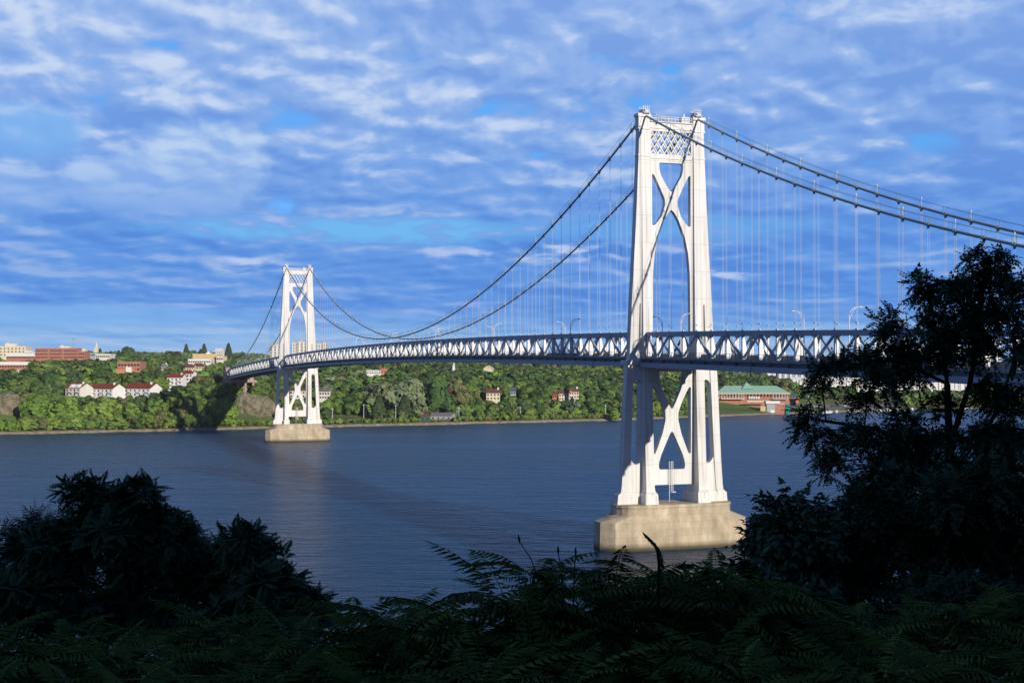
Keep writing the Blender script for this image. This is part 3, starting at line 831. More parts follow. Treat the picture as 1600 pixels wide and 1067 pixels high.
gable(23, 36, 579.5, 1060, 'pale flat house roof among trees at the left', wall='pale', roof='pale', pybase=581, rh=1.0, chimney=False)
# steeple, mast
def spire(px, pytop, pyb, Y, label, mt, wpx):
    x, zg = base_at(px, Y); zt = zat(pytop, Y); zs = zat(pyb, Y); r = empty('church_steeple', (x, Y, zg)); tag(r, label, 'steeple'); h = zs - zg; t = zt - zg; wd = wpx/F*Y/2
    m = MB(); m.box(-wd, wd, -wd, wd, -3, h); m.build('tower', M[mt], r)
    m = MB(); m.box(-wd*.75, wd*.75, -wd*.75, wd*.75, h, h + (t-h)*.3)
    for s_ in (-1, 1):
        m.box(s_*wd*.35-.25, s_*wd*.35+.25, -wd*.78, -wd*.75, h + .4, h + (t-h)*.25)
    m.build('belfry', M[mt], r)
    m = MB(); q = lambda s_, z: [(wd*s_*math.cos(a), wd*s_*math.sin(a), z) for a in np.arange(8)*math.pi/4 + math.pi/8]
    m.loft([q(.9, h + (t-h)*.3), q(.04, t)]); m.build('spire', M[mt], r)
    CLEAR.append((px-wpx/2, px+wpx/2, Y-3, Y+3, pyb + 4))
spire(150.5, 534, 545.5, 1500, 'slender cream church steeple on the left skyline', 'cream', 5.5)
spire(709, 565, 574, 1350, 'small white church steeple below the main span', 'white_wall', 4)
x, zg = base_at(115.5, 1420); r = empty('antenna_mast', (x, 1420, zg)); tag(r, 'thin grey lattice antenna mast above the long brick building', 'antenna')
m = MB(); zt = zat(528, 1420) - zg
for a in range(3):
    c, s_ = .9*math.cos(a*2.09), .9*math.sin(a*2.09); m.tube([(c, s_, 0), (c, s_, zt)], .16, 5)
for k in range(24):
    z0 = zt*k/24; z1 = zt*(k+1)/24
    for a in range(3):
        b = (a+1) % 3; m.beam((.9*math.cos(a*2.09), .9*math.sin(a*2.09), z0), (.9*math.cos(b*2.09), .9*math.sin(b*2.09), z1), .12, .12)
m.build('mast', M['greywall'], r)
m = MB(); m.box(-2.2, 2.2, -.3, .3, zt - 1.2, zt - .8)
for xx in (-2, -1, 0, 1, 2): m.box(xx-.15, xx+.15, -.2, .2, zt - 2.2, zt + .6)
m.build('antenna_panels', M['greywall'], r)

# apartment slabs behind the far tower
for i, (a, b, t, lab) in enumerate([(422, 437, 539, 'beige apartment tower left of the far bridge tower, paler stripes'), (437.5, 444, 541, 'narrow beige apartment tower right behind the left leg of the far bridge tower'),
                                    (455, 463, 536.5, 'beige apartment tower seen inside the far bridge tower arch, left part'), (464, 478, 535, 'broad apartment tower with pale stripes seen inside the far bridge tower arch'),
                                    (494, 503, 538, 'beige apartment tower just right of the far bridge tower'), (503, 510, 536.5, 'taller narrow apartment tower right of the far bridge tower')]):
    def stripes(r, W, H, d):
        for f_ in (.2, .62):
            m = MB(); m.box(-W/2 + W*f_, -W/2 + W*(f_ + .22), -.5, 0, 0, H + .8); m.build('stair_bay', M['white_wall'], r)
        m = MB(); m.box(-W*.2, W*.1, d*.3, d*.7, H + .5, H + 3); m.build('roof_plant', M['beige'], r)
    block(a, b, t, 1560 + 12*(i % 2), lab, cat='apartment block', name='apartment_tower', wall='beige', floors=7, cols=6, parapet='beige', ww=1.3, wh=1.4, extra=stripes, pybase=562, depth=16)

# row houses with red-brown roofs
rh = [(97, 131, 606, 905, 'pale row house with gabled dormers, leftmost of the red roofed rows', 3.2), (130, 185, 607, 912, 'middle white row house with long red roof and balconies', 3.2), (185, 244, 606.5, 920, 'right white row house with long red roof ending in a pale gable', 3.4)]
for a, b, e, Y, lab, h in rh:
    def dorm(r, W, H, d, a=a):
        if a > 100: return
        for fx in (-.28, .12):
            m = MB(); x0 = W*fx; m.loft([[(x0, -.4, H), (x0 + 5, -.4, H), (x0 + 2.5, -.4, H + 2.4)], [(x0, 3, H + 1), (x0 + 5, 3, H + 1), (x0 + 2.5, 4, H + 2.6)]]); m.build('dormer', M['white_wall'], r)
    gable(a, b, e, Y, lab, name='row_house', cat='row house', wall='white_wall' if a > 100 else 'pale', roof='redroof', rz=math.radians(-24), depth=13, rh=h, pybase=616, cols=6 if b - a > 40 else 4, floors=3, balcony=True, W=(b-a)/F*Y*.86, extra=dorm, cstack='white_wall')
gable(260, 285, 589.5, 960, 'white house with red roof beside the dark trees, larger of the pair', name='row_house', cat='row house', wall='white_wall', roof='redroof', rz=math.radians(-8), depth=9, rh=2.3, pybase=601, cols=4, floors=3, balcony=True)
gable(285.5, 301, 583.5, 975, 'narrow white house with red roof stepping up the slope', name='row_house', cat='row house', wall='white_wall', roof='redroof', rz=math.radians(-8), depth=9, rh=2.2, pybase=592, cols=3, floors=3)

# houses on the wooded slope
gable(499, 515, 611.5, 985, 'pale pinkish house with grey roof just right of the far tower pier', wall='pale', roof='greyroof', pybase=624, cols=4, floors=2, depth=11, rh=1.6, chimney=False)
gable(453, 482, 610, 1000, 'long pale house with pinkish roof seen through the far tower braces', wall='pale', roof='brownroof', pybase=620, cols=6, floors=2, depth=11, rh=2)
gable(760, 781, 613.5, 1040, 'cream house with brown roof and white chimney in the middle of the slope', wall='cream', roof='brownroof', pybase=621, cols=4, depth=10, rh=3.0, cstack='white_wall')
gable(697, 709, 613, 1030, 'dark red house half hidden by a brownish tree', wall='darkred', roof='darkred', pybase=623, cols=3, depth=9)
gable(798, 806, 611, 1055, 'dark slate roof poking out between the trees', wall='greywall', roof='dark', pybase=617, cols=2, depth=8, chimney=False)
def porch(r, W, H, d):
    m = MB(); m.loft([[(-W*.5, -1.8, H - .5), (-W*.22, -1.8, H - .5), (-W*.36, -1.8, H + 2.1)], [(-W*.5, 3, H), (-W*.22, 3, H), (-W*.36, 4, H + 2.1)]]); m.build('dormer', M['brick'], r)
    m = MB(); m.box(-W*.55, W*.5, -2.2, -1.9, H - 6.2, H - 5); m.build('terrace_wall', M['pale'], r)
gable(889, 904, 611.5, 1080, 'right half of the cream and brick house with brown gables on the wooded slope', wall='cream', roof='brownroof', pybase=623, cols=4, floors=2, depth=10, rh=2.8, extra=porch, cstack='white_wall')
gable(873, 889, 614.5, 1085, 'lower middle wing of the cream and brick house on the wooded slope', wall='cream', roof='brownroof', pybase=623, cols=4, floors=2, depth=9, rh=2.4, cstack='brick')
gable(863, 870, 616, 1082, 'small brick wing at the left of the cream and brick house', wall='brick', roof='brownroof', pybase=622, cols=2, floors=1, depth=8, rh=2, chimney=False)
gable(765.5, 775, 576, 1330, 'yellow gabled house high up below the main span', wall='cream', roof='cream', pybase=579, cols=2, depth=9, rz=math.radians(80), W=9, chimney=False)
gable(573, 595, 580, 1300, 'long white house with pale roof high up below the main span', wall='white_wall', roof='white_wall', pybase=584, cols=6, floors=1, depth=9, rh=1.2, chimney=False)
gable(595, 604, 579, 1300, 'orange red roof at the right end of the long white house', wall='orange', roof='orange', pybase=584, cols=2, floors=1, depth=9, rh=2, chimney=False)
# riverside shed
gable(657, 671, 650.5, 957, 'green walled riverside shed with red-brown hip roof', name='boat_shed', cat='shed', wall='greenwall', roof='brownroof', pybase=657, cols=2, floors=1, depth=9, rh=2.2, hip=3, chimney=False)
gable(672, 706, 649.5, 968, 'long low grey roofed shed behind the green riverside shed', name='shed', cat='shed', wall='greywall', roof='greyroof', pybase=653, cols=4, floors=1, depth=12, rh=2.0, chimney=False, rz=math.radians(-12))

# riverside restaurant with green roof, right of the near tower
def pavilion(r, W, H, d):
    m = MB(); x0, hw = -W*.05, W*.085
    m.loft([[(x0-hw, d*.2, H + 3.4), (x0+hw, d*.2, H + 3.4), (x0+hw, d*.2 + 2*hw, H + 3.4), (x0-hw, d*.2 + 2*hw, H + 3.4)], [(x0+dx, d*.3 + hw + dy, H + 9.6) for dx, dy in ((-.1, -.1), (.1, -.1), (.1, .1), (-.1, .1))]])
    m.build('cupola', M['greenroof'], r)
    m = MB(); m.box(-W/2 - .9, W/2 + .9, -1.1, -.9, H - 1.1, H - .35); m.build('fascia', M['cream'], r)
    m = MB(); m.box(-W*.44, -W*.13, -4, -.1, H - 5.8, H - 5.4)
    for k in range(9): m.box(-W*.44 + k*W*.0385, -W*.44 + k*W*.0385 + .3, -3.9, -3.6, H - 5.4, H - 1.2)
    m.box(-W*.44, -W*.13, -3.9, -3.8, H - 4.5, H - 4.4); m.build('veranda', M['white_wall'], r)
    m = MB(); m.box(W*.27, W*.47, -3.5, -.1, H - 6, H - 5.7)
    for k in range(6): m.box(W*.27 + k*W*.039, W*.27 + k*W*.039 + .3, -3.4, -3.1, H - 5.7, H - 1.2)
    m.build('veranda', M['white_wall'], r)
    m = MB(); m.box(-W*.1, W*.2, -9, -8.6, H - 8.2, H - 7.0); m.build('terrace_wall', M['cream'], r)
    m = MB()
    for k in range(5): m.box(-W*.06 + k*2.1, -W*.06 + k*2.1 + 1.5, -1.6, -1.4, H - 5.6, H - 3.4)
    m.build('glazed_entrance', M['white_wall'], r)
gable(1119, 1233, 613.5, 1195, 'long red brick riverside restaurant with pale green roof and pyramid cupola', name='riverside_restaurant', cat='restaurant', wall='brick', roof='greenroof', rz=0, depth=24, rh=6.0, pybase=634, cols=22, floors=1, hip=10, chimney=False, ww=1.9, wh=2.6, extra=pavilion)
def deckwing(r, W, H, d):
    m = MB(); m.box(-W*.9, W*.6, -6, -.1, H - 3.2, H - 2.7); m.box(W*.1, W*.5, -5.5, -1, H - 8, H - 3.2); m.build('deck', M['brick'], r)
gable(1233, 1246, 617, 1200, 'dark green awning pavilion at the right end of the riverside restaurant', name='pavilion', cat='pavilion', wall='dark', roof='greenwall', pybase=630, cols=3, floors=1, depth=9, rh=1.6, hip=3, chimney=False, extra=deckwing)
def kiosk(r, W, H, d):
    m = MB(); m.box(-W*.55, W*.25, -1, d, H + .3, H + 2.6); m.build('upper_cabin', M['white_wall'], r)
    m = MB(); m.box(-W*.28, -W*.06, -.12, 0, .3 + 4, 7.2); m.build('door', M['white_wall'], r)
    m = MB(); m.box(-W*.5, -W*.02, -.06, 0, 3.5, H - .2); m.build('grey_bay', M['greywall'], r)
block(1197.5, 1225, 631, 1165, 'small square brick kiosk with white upper cabin on the river lawn', name='kiosk', cat='kiosk', wall='brick', floors=1, cols=0, parapet='pale', extra=kiosk, pybase=641, depth=8)
block(1228, 1233.5, 632.5, 1170, 'small teal shed beside the brick kiosk', name='shed', cat='shed', wall='teal', floors=1, cols=0, parapet='teal', pybase=638, depth=3)
block(1188, 1196, 636, 1166, 'low tan crate store left of the brick kiosk', name='shed', cat='shed', wall='tan', floors=1, cols=0, parapet='cream', pybase=640, depth=3)

# white townhouses on the right, seen through the dark tree
for i, (a, b, e, Y, lab) in enumerate([(1197, 1232, 574, 1620, 'low white townhouse row just under the bridge deck, hipped grey roof'), (1236, 1278, 593, 1420, 'white townhouse row with many bays left of the dark tree, lower terrace'),
        (1215, 1275, 581, 1500, 'white townhouse row with dark window bays, upper terrace'), (1282, 1330, 590, 1440, 'white townhouse row behind the dark tree foliage, left one'), (1300, 1350, 579, 1540, 'white townhouse row high behind the dark tree foliage'),
        (1338, 1392, 598, 1450, 'white townhouse row behind the dark tree foliage, lower middle one'), (1400, 1440, 596, 1480, 'white townhouse row behind the dark tree foliage, right of its middle'), (1448, 1515, 597, 1500, 'white townhouse row seen between the trunks of the dark tree')]):
    def bays(r, W, H, d):
        m = MB()
        n_ = max(3, int(W / 6))
        for k in range(n_): m.box(-W/2 + W*(k+.2)/n_, -W/2 + W*(k+.6)/n_, -.8, 0, 0, H - .3)
        m.build('bay_fronts', M['white_wall'], r)
    gable(a, b, e, Y, lab, name='townhouse', cat='townhouse', wall='greywall' if i == 2 else 'white_wall', roof='greyroof' if i in (0, 2) else 'white_wall', pybase=e + 12, cols=max(4, (b-a)//5), floors=3, depth=11, rh=2.4, chimney=False, extra=bays)

# shoreline ballast and paths
def shore_strip(name, s0, s1, dz, mt, px0=-200, px1=1700, label=None, lift=.25):
    m = MB(); pts = []
    n_ = 150
    for k in range(n_ + 1):
        x = -420 + (700 + 420) * k / n_
        j = .5*math.sin(k*1.7) + .4*math.sin(k*.61)
        pts.append([(x, ysh(x) + (s + j*(.6 if i in (0,) else .35))/.83, max(ter(x, ysh(x) + s/.83), -.5) + dz + (lift if 0 < i < 3 else 0)) for i, s in enumerate((s0, s0*.6 + s1*.4, s0*.3 + s1*.7, s1))])
    for k in range(n_):
        m.add(pts[k] + pts[k+1], [(i, i+1, i+5, i+4) for i in range(3)])
    tag(m.build(name, mt, fix=False), kind='structure')
M['ballast'] = mat('pale_riprap', (.34, .285, .21), .95, .0, .35, .6, .1, col2=(.16, .13, .09), detail=9)
shore_strip('embankment', -.5, 3.0, .12, M['ballast'])
M['path'] = mat('pale_gravel_path', (.36, .31, .25), .95, .2, .5)
def patch(name, pts, mt, dz=.25):
    m = MB(); n_ = 10
    a, b, c, d = [Vector(p) for p in pts]
    g = []
    for i in range(n_ + 1):
        for j in range(5):
            p = (a.lerp(b, i/n_)).lerp(d.lerp(c, i/n_), j/4); g.append((p.x, p.y, ter(p.x, p.y) + dz))
    f = [(i*5+j, (i+1)*5+j, (i+1)*5+j+1, i*5+j+1) for i in range(n_) for j in range(4)]
    m.add(g, f); tag(m.build(name, mt, fix=False), kind='structure')
def q(px, Y): return (at(px, Y), Y)
M['lawn'] = mat('mown_lawn', (.10, .19, .035), .95, 0, .12, 0, .1, col2=(.075, .145, .03))
patch('lawn', [q(1105, 1150), q(1250, 1185), q(1250, 1215), q(1105, 1196)], M['lawn'])
patch('parking_lot', [q(1248, 1203), q(1420, 1310), q(1420, 1345), q(1248, 1240)], mat('pale_asphalt', (.2, .19, .18), .95, .2, .2))
patch('gravel_path', [q(525, 925), q(566, 945), q(566, 955), q(520, 934)], M['path'])
patch('access_road', [q(75, 1080), q(100, 1080), q(112, 1130), q(90, 1130)], M['road'], 1.0)

# rock outcrops
M['rock'] = mat('grey_brown_rock', (.27, .225, .165), .95, 0, .35, .9, .1, col2=(.10, .105, .055), detail=10, stretch=(1, 1, .5))
def rock(px, Y, wx, hy, label, seed):
    rnd = random.Random(seed); x, z = base_at(px, Y)
    bm = bmesh.new(); bmesh.ops.create_icosphere(bm, subdivisions=4, radius=1)
    ph = [rnd.uniform(0, 6.28) for _ in range(9)]
    for v in bm.verts:
        c = v.co.copy(); n_ = .16*math.sin(c.x*4+ph[0])*math.sin(c.z*5+ph[1]) + .10*math.sin(c.x*9+ph[2]+c.y*6)*math.cos(c.z*11+ph[3]) + .06*math.sin(c.x*21+ph[4])*math.sin(c.z*19+c.y*13+ph[5])
        f_ = 1 + n_ + rnd.uniform(-.03, .03); v.co = Vector((c.x*wx*f_, c.y*wx*.55*f_, c.z*hy*f_))
    me = bpy.data.meshes.new('rock_outcrop'); bm.to_mesh(me); bm.free(); me.materials.append(M['rock'])
    o = obj('rock_outcrop', me, None, (x, Y, z)); tag(o, label, 'rock')
    CLEAR.append((px - wx/Y*F*.8, px + wx/Y*F*.8, Y - 8, Y + 3, zat(0, 1)*0 + YH + (HC - (z - hy*.55))/Y*F))
rock(2, 836, 15, 11, 'grey bare rock outcrop above the water at the left edge', 1)
rock(388, 905, 12, 11, 'brown rocky bluff under the far end of the bridge', 2)
rock(412, 915, 11, 9, 'lower brown rock shelf beside the far bridge tower', 3)

# poles along the riverside railway
def pole(px, pytop, Y, label, arm=0):
    x, zg = base_at(px, Y); r = empty('utility_pole', (x, Y, zg)); tag(r, label, 'pole', 'poles along the far riverbank'); h = zat(pytop, Y) - zg
    m = MB(); m.tube([(0, 0, -1), (0, 0, h)], [.22, .15], 7); m.build('post', M['lamp'], r)
    m = MB(); m.box(-.9, .9, -.08, .08, h - .9, h - .72); m.box(-.75, -.65, -.06, .06, h - .72, h - .45); m.box(.65, .75, -.06, .06, h - .72, h - .45); m.build('crossarm', M['lamp'], r)
    CLEAR.append((px - 1.5, px + 1.5, Y - 1, Y + 1, YH + (HC - zg)/Y*F - 6))
for px, pt, Y, lab in [(519.5, 637, 922, 'pale utility pole just right of the far tower pier'), (568.5, 631, 935, 'tall pale utility pole left of the twin pines'), (618.5, 632, 945, 'pale utility pole in front of the silver-green trees'),
                    (717, 636, 985, 'pale utility pole right of the riverside shed'), (813, 635, 1010, 'pale utility pole below the dark slate roof'), (946, 632, 1035, 'pale utility pole close left of the near tower'), (1263, 617, 1225, 'pale utility pole beside the parking lot on the right'),
                    (217, 637, 860, 'pale utility pole in the trees below the row houses')]:
    pole(px, pt, Y, lab)

# parked cars and boats at the landing
cols = [(.03, .04, .06), (.05, .06, .09), (.5, .5, .5), (.02, .02, .025), (.22, .03, .03), (.6, .6, .58), (.06, .07, .1)]
cname = ['black', 'dark blue', 'silver', 'black', 'red', 'white', 'dark grey']
carm = [mat(cname[i] + '_car_paint', c_, .3, .05, 1, spec=.5) for i, c_ in enumerate(cols)]
M['tyre'] = mat('tyre_rubber', (.02, .02, .02), .8, .1, 3)
car_parts = None
def car_meshes():
    prof = [(-2.2, .35), (2.2, .35), (2.25, .75), (2.1, .95), (1.1, 1.02), (.45, 1.48), (-1.2, 1.5), (-1.85, 1.05), (-2.25, .95)]
    b = MB(); b.loft([[(p[0], -.85, p[1]) for p in prof], [(p[0], .85, p[1]) for p in prof]])
    g = MB(); gp = [(.98, 1.05), (.42, 1.42), (-1.15, 1.44), (-1.65, 1.07)]
    g.loft([[(p[0], -.87, p[1]) for p in gp], [(p[0], .87, p[1]) for p in gp]])
    w_ = MB(); w_.tube([(0, -.12, 0), (0, .12, 0)], .33, 12)
    return b, g.mesh('windows', M['glass']), w_.mesh('wheel', M['tyre'])
cb, cg, cw = car_meshes(); cbm = [cb.mesh('body', mm) for mm in carm]
for i, px in enumerate(np.linspace(1252, 1352, 16)):
    Y = 1222 + (px - 1252)*.62 + (i % 3)*3; x, zg = base_at(px, Y); k = (i*3) % 7
    r = empty('parked_car', (x, Y, zg + .3), math.radians(12 + 60*(i % 2)))
    obj('body', cbm[k], r); obj('windows', cg, r)
    for wx in (-1.35, 1.35):
        for wy in (-.78, .78): obj('wheel', cw, r, (wx, wy, .33))
    tag(r, cname[k] + ' car parked in the riverside lot right of the restaurant', 'car', 'cars parked in the riverside lot')
bm_ = MB()
hull = lambda x, w_, z0, z1: [(x, -w_, z1), (x, -w_*.55, z0), (x, w_*.55, z0), (x, w_, z1)]
bm_.loft([hull(-4, 1.2, .0, 1.1), hull(-1, 1.35, -.1, 1.15), (hull(2, 1.1, 0, 1.35)), hull(4.2, .12, .9, 1.6)])
hm = bm_.mesh('hull', M['white_wall']); cm = MB(); cm.loft([[(-1.6, -.9, 1.1), (1.4, -.8, 1.2), (1.4, .8, 1.2), (-1.6, .9, 1.1)], [(-1.4, -.75, 2.5), (.4, -.7, 2.4), (.4, .7, 2.4), (-1.4, .75, 2.5)]]); cm = cm.mesh('cabin', M['white_wall'])
gm = MB(); gm.loft([[(-1.1, -.9, 1.6), (.95, -.84, 1.7), (.95, .84, 1.7), (-1.1, .9, 1.6)], [(-1.05, -.84, 2.15), (.7, -.8, 2.12), (.7, .8, 2.12), (-1.05, .84, 2.15)]]); gm = gm.mesh('windshield', M['glass'])
for i, (px, Y) in enumerate([(1285, 1212), (1292, 1216), (1303, 1221), (1322, 1229), (1333, 1236), (1345, 1240), (1362, 1246), (1374, 1254), (1386, 1258), (1400, 1266), (1412, 1270), (1424, 1280), (1505, 1318)]):
    x = at(px, Y); r = empty('motorboat', (x, Y - 6, .05), math.radians(20 + 25*((i*5) % 4)))
    r.location.y = min(Y, ysh(x) - 9)
    obj('hull', hm, r); obj('cabin', cm, r); obj('windshield', gm, r)
    tag(r, 'small white motorboat with cabin moored at the landing beyond the dark tree', 'boat', 'motorboats at the landing')
x0, x1 = at(1268, 1225), at(1440, 1290)
m = MB(); m.beam((x0, ysh(x0) - 4, .5), (x1, ysh(x1) - 4, .5), 2.4, .3)
for k in range(14):
    t_ = k/13; xx = x0 + (x1-x0)*t_; yy = ysh(x0) - 4 + (ysh(x1) - ysh(x0))*t_; m.tube([(xx, yy - 1.3, -2), (xx, yy - 1.3, 1.6)], .18, 6)
o = m.build('jetty', M['timber']); tag(o, 'low timber jetty along the boat landing', 'jetty')

# ------------------------------------------------------------------ trees of the far bank
def foliage(name, c, c2, rnd=.38, attr=False):
    m = mat(name, c, .75, 0, .35, 0, .12, col2=c2, rnd=rnd, detail=3)
    nt = m.node_tree; b = nt.nodes['Principled BSDF']
    if attr:
        src = b.inputs['Base Color'].links[0].from_socket
        a = nt.nodes.new('ShaderNodeAttribute'); a.attribute_name = 'tint'
        mx = nt.nodes.new('ShaderNodeMix'); mx.data_type = 'RGBA'; mx.blend_type = 'MULTIPLY'; mx.inputs[0].default_value = 1
        nt.links.new(src, mx.inputs[6]); nt.links.new(a.outputs['Color'], mx.inputs[7]); nt.links.new(mx.outputs[2], b.inputs['Base Color'])
    return m
KINDS = {'dark': ((.072, .128, .034), (.052, .096, .028)), 'mid': ((.128, .200, .044), (.094, .152, .038)), 'bright': ((.185, .28, .05), (.14, .22, .042)),
         'olive': ((.165, .17, .06), (.125, .13, .05)), 'silver': ((.20, .25, .13), (.16, .20, .10)), 'conifer': ((.06, .09, .036), (.045, .07, .03))}
FM = {k: foliage(k + '_leaves', *v) for k, v in KINDS.items()}
M['bark'] = mat('grey_brown_bark', (.12, .10, .08), .95, .4, 3)

def quads_mesh(P, Nn, size, rng, aspect=.8):
    n = len(P); Nn = Nn / np.linalg.norm(Nn, axis=1, keepdims=True)
    r = rng.normal(size=(n, 3)); T = np.cross(Nn, r); T /= np.linalg.norm(T, axis=1, keepdims=True); B = np.cross(Nn, T)
    s = size[:, None]; b_ = s*aspect
    V = np.stack([P - T*s - B*b_*.3, P - B*b_, P + T*s - B*b_*.1, P + B*b_*.95], axis=1).reshape(-1, 3)
    return V
def np_mesh(name, V, k, material, tint=None):
    """V: (n*k,3) vertices forming n separate k-gons"""
    n = len(V) // k; me = bpy.data.meshes.new(name)
    me.vertices.add(len(V)); me.vertices.foreach_set('co', V.astype(np.float32).ravel())
    me.loops.add(len(V)); me.loops.foreach_set('vertex_index', np.arange(len(V), dtype=np.int32))
    me.polygons.add(n); me.polygons.foreach_set('loop_start', np.arange(0, len(V), k, dtype=np.int32))
    if tint is not None:
        a = me.attributes.new('tint', 'FLOAT_COLOR', 'POINT'); a.data.foreach_set('color', tint.astype(np.float32).ravel())
    me.materials.append(material); me.update(calc_edges=True); return me

def crown_points(seed, nq, kind, size=.085):
    """crown of unit height standing on z=0..1, returns quad vertices"""
    rng = np.random.default_rng(seed)
    if kind == 'conifer':
        t = rng.random(nq)**.8; h = .08 + .92*t; R = .24*(1 - t)**.85 + .015
        R *= .75 + .35*np.abs(np.sin(h*34)); a = rng.random(nq)*6.283
        P = np.stack([R*np.cos(a), R*np.sin(a), h], 1); Nn = np.stack([np.cos(a), np.sin(a), .5 + 0*a], 1) + rng.normal(size=(nq, 3))*.35
        return quads_mesh(P, Nn, size*.7*(.7 + .6*rng.random(nq)), rng)
    nl = rng.integers(9, 14); wide = rng.uniform(.30, .46)
    z = rng.uniform(.2, .85, nl); a = rng.random(nl)*6.283; rad = wide*np.sqrt(np.clip(1 - ((z - .5)/.46)**2, .08, 1))*rng.uniform(.35, .8, nl)
    Lc = np.stack([rad*np.cos(a), rad*np.sin(a), z], 1); Lr = rng.uniform(.13, .23, nl)
    Lc[0] = (0, 0, .55); Lr[0] = .28; Lc[1] = (.02, 0, .8); Lr[1] = .16
    idx = rng.integers(0, nl, nq*2); idx[:nq//4] = rng.integers(0, 2, nq//4)
    d = rng.normal(size=(nq*2, 3)); d /= np.linalg.norm(d, axis=1, keepdims=True)
    P = Lc[idx] + d*Lr[idx][:, None]*rng.uniform(.75, 1.12, (nq*2, 1))
    inside = np.zeros(len(P), bool)
    for c, r in zip(Lc, Lr): inside |= (np.linalg.norm(P - c, axis=1) < r*.72)
    keep = np.where(~inside & (P[:, 2] > .06))[0][:nq]
    P, d = P[keep], d[keep]
    Nn = d + rng.normal(size=d.shape)*.24 + np.array([0, 0, .2])
    return quads_mesh(P, Nn, size*(.6 + .8*rng.random(len(P))), rng)

def trunk_mesh():
    m = MB(); m.tube([(0, 0, -.12), (.01, 0, .2), (.0, .01, .55)], [.03, .022, .008], 7)
    for a in range(5):
        c, s_ = math.cos(a*1.3), math.sin(a*1.3); m.tube([(0, 0, .22 + .06*a), (c*.12, s_*.12, .42 + .05*a), (c*.2, s_*.2, .55 + .05*a)], [.011, .007, .003], 5)
    return m.mesh('trunk', M['bark'])
TRUNK = trunk_mesh()
PROTO = {}
for k in KINDS:
    PROTO[k] = [np_mesh('crown', crown_points(100 + i + hash_ * 17, 760, k), 4, FM[k]) for hash_, k_ in enumerate(KINDS) if k_ == k for i in range(4)]
FARP = [crown_points(900 + i, 260, 'mid', .115) for i in range(6)] + [crown_points(950, 130, 'conifer', .13)]

def blocked(x, y, z, ht, rad):
    px = 800 + F*x/y; pr = rad*F/y; pyt = YH - (z + ht - HC)*F/y
    for a, b, y0, y1, pb in CLEAR:
        if a - pr*.7 < px < b + pr*.7:
            if y0 - 3 <= y <= y1 + rad: return True
            if y < y0 and pyt < pb: return True
    return False

zone_of = lambda px: 'left of the far tower' if px < 430 else ('between the two towers' if px < 985 else 'right of the near tower')
cand = []
rt = random.Random(11)
def scatter(s0, s1, step, hlo, hhi):
    s = s0
    while s < s1:
        x = -760
        while x < 1100:
            xx = x + rt.uniform(-.4, .4)*step; ss = s + rt.uniform(-.4, .4)*step; y = ysh(xx) + ss/.83
            px = 800 + F*xx/y
            if -260 < px < 1860:
                cand.append((xx, y, ss, px, rt.uniform(hlo, hhi)))
            x += step
        s += step*.85
scatter(5, 22, 4.6, 2.2, 4.6); scatter(22, 60, 8.0, 6, 12); scatter(60, 160, 10.5, 10, 17); scatter(160, 420, 12, 10, 16); scatter(420, 1500, 21, 10, 15); scatter(1500, 2600, 34, 11, 16)
trees = []
for x, y, s, px, h in cand:
    z = ter(x, y)
    if px > 1090:
        if s < 150 and not (px > 1250 and s > 62): 
            if px < 1262 or (s < 60 and px < 1405): continue
        if s < 14: continue
    if 430 < px < 990 and 8 < s < 30 and h > 3.6: h *= .7
    if 520 < px < 600 and 18 < s < 55: continue
    if px < 430 and s < 24: h = h*1.7 + 1.5
    rad = h*.40
    if blocked(x, y, z, h, rad):
        for f_ in (.6, .38, .22):
            if s < 300 and h*f_ > 1.6 and not blocked(x, y, z, h*f_, rad*f_): h *= f_; break
        else: continue
    r_ = rt.random()
    if s < 30: kind = 'bright' if r_ < .62 else ('mid' if r_ < .85 else 'olive')
    else: kind = 'dark' if r_ < .30 else 'mid' if r_ < .66 else 'bright' if r_ < .84 else 'olive' if r_ < .91 else 'silver' if r_ < .95 else 'conifer'
    if kind == 'conifer': h *= 1.15
    trees.append([x, y, z, h, kind, px, s])
# named single trees of the photograph
special = []
def one(px, Y, pytop, kind, label, wide=1.0):
    x, z = base_at(px, Y); h = zat(pytop, Y) - z; special.append((x, Y, z, h, kind, px, wide, label))
one(630, 985, 594, 'silver', 'tall silver-green tree standing out in the middle of the far bank', 1.15)
one(589, 985, 596, 'silver', 'pale grey-green tree left of the tallest silver-green tree')
one(645, 990, 589, 'silver', 'rounded grey-green treetop behind the tallest silver-green tree')
one(658, 972, 618, 'silver', 'small pale tree low between dark trees above the riverside shed', .8)
one(592, 955, 618, 'conifer', 'brownish pine with bare trunk, left of two by the riverside', 1.5)
one(632, 960, 617, 'conifer', 'brownish pine with bare trunks, right of two by the riverside', 1.5)
one(685, 990, 592, 'dark', 'tall narrow dark green tree right of the silver-green ones', .8)
one(722, 1010, 598, 'olive', 'bare-looking brownish tree beside the dark red house')
one(250, 850, 640, 'olive', 'rounded olive green tree at the water below the dark tree group')
one(243, 880, 612, 'dark', 'dark tree group below the right row house', 1.3)
one(262, 885, 610, 'dark', 'dark round tree right of the row houses', 1.2)
one(246, 1010, 576, 'conifer', 'big dark evergreen between orange office and the row houses', 1.8)
one(960, 1015, 638, 'bright', 'yellow-green bush at the water close left of the near tower', 1.2)
one(291, 1750, 538, 'conifer', 'dark conifer tip on the skyline above the tan building, left one', 1.0)
one(319, 1750, 537.5, 'conifer', 'dark conifer tip on the skyline above the tan building, middle one', 1.0)
one(357, 1700, 536.5, 'conifer', 'dark conifer tip on the skyline near the bridge end', 1.05)
one(201, 1650, 543, 'dark', 'dark round treetop on the skyline right of the steeple', 1.2)
one(1240, 1290, 596, 'mid', 'yellow-brown green tree right of the restaurant roof', 1.4)
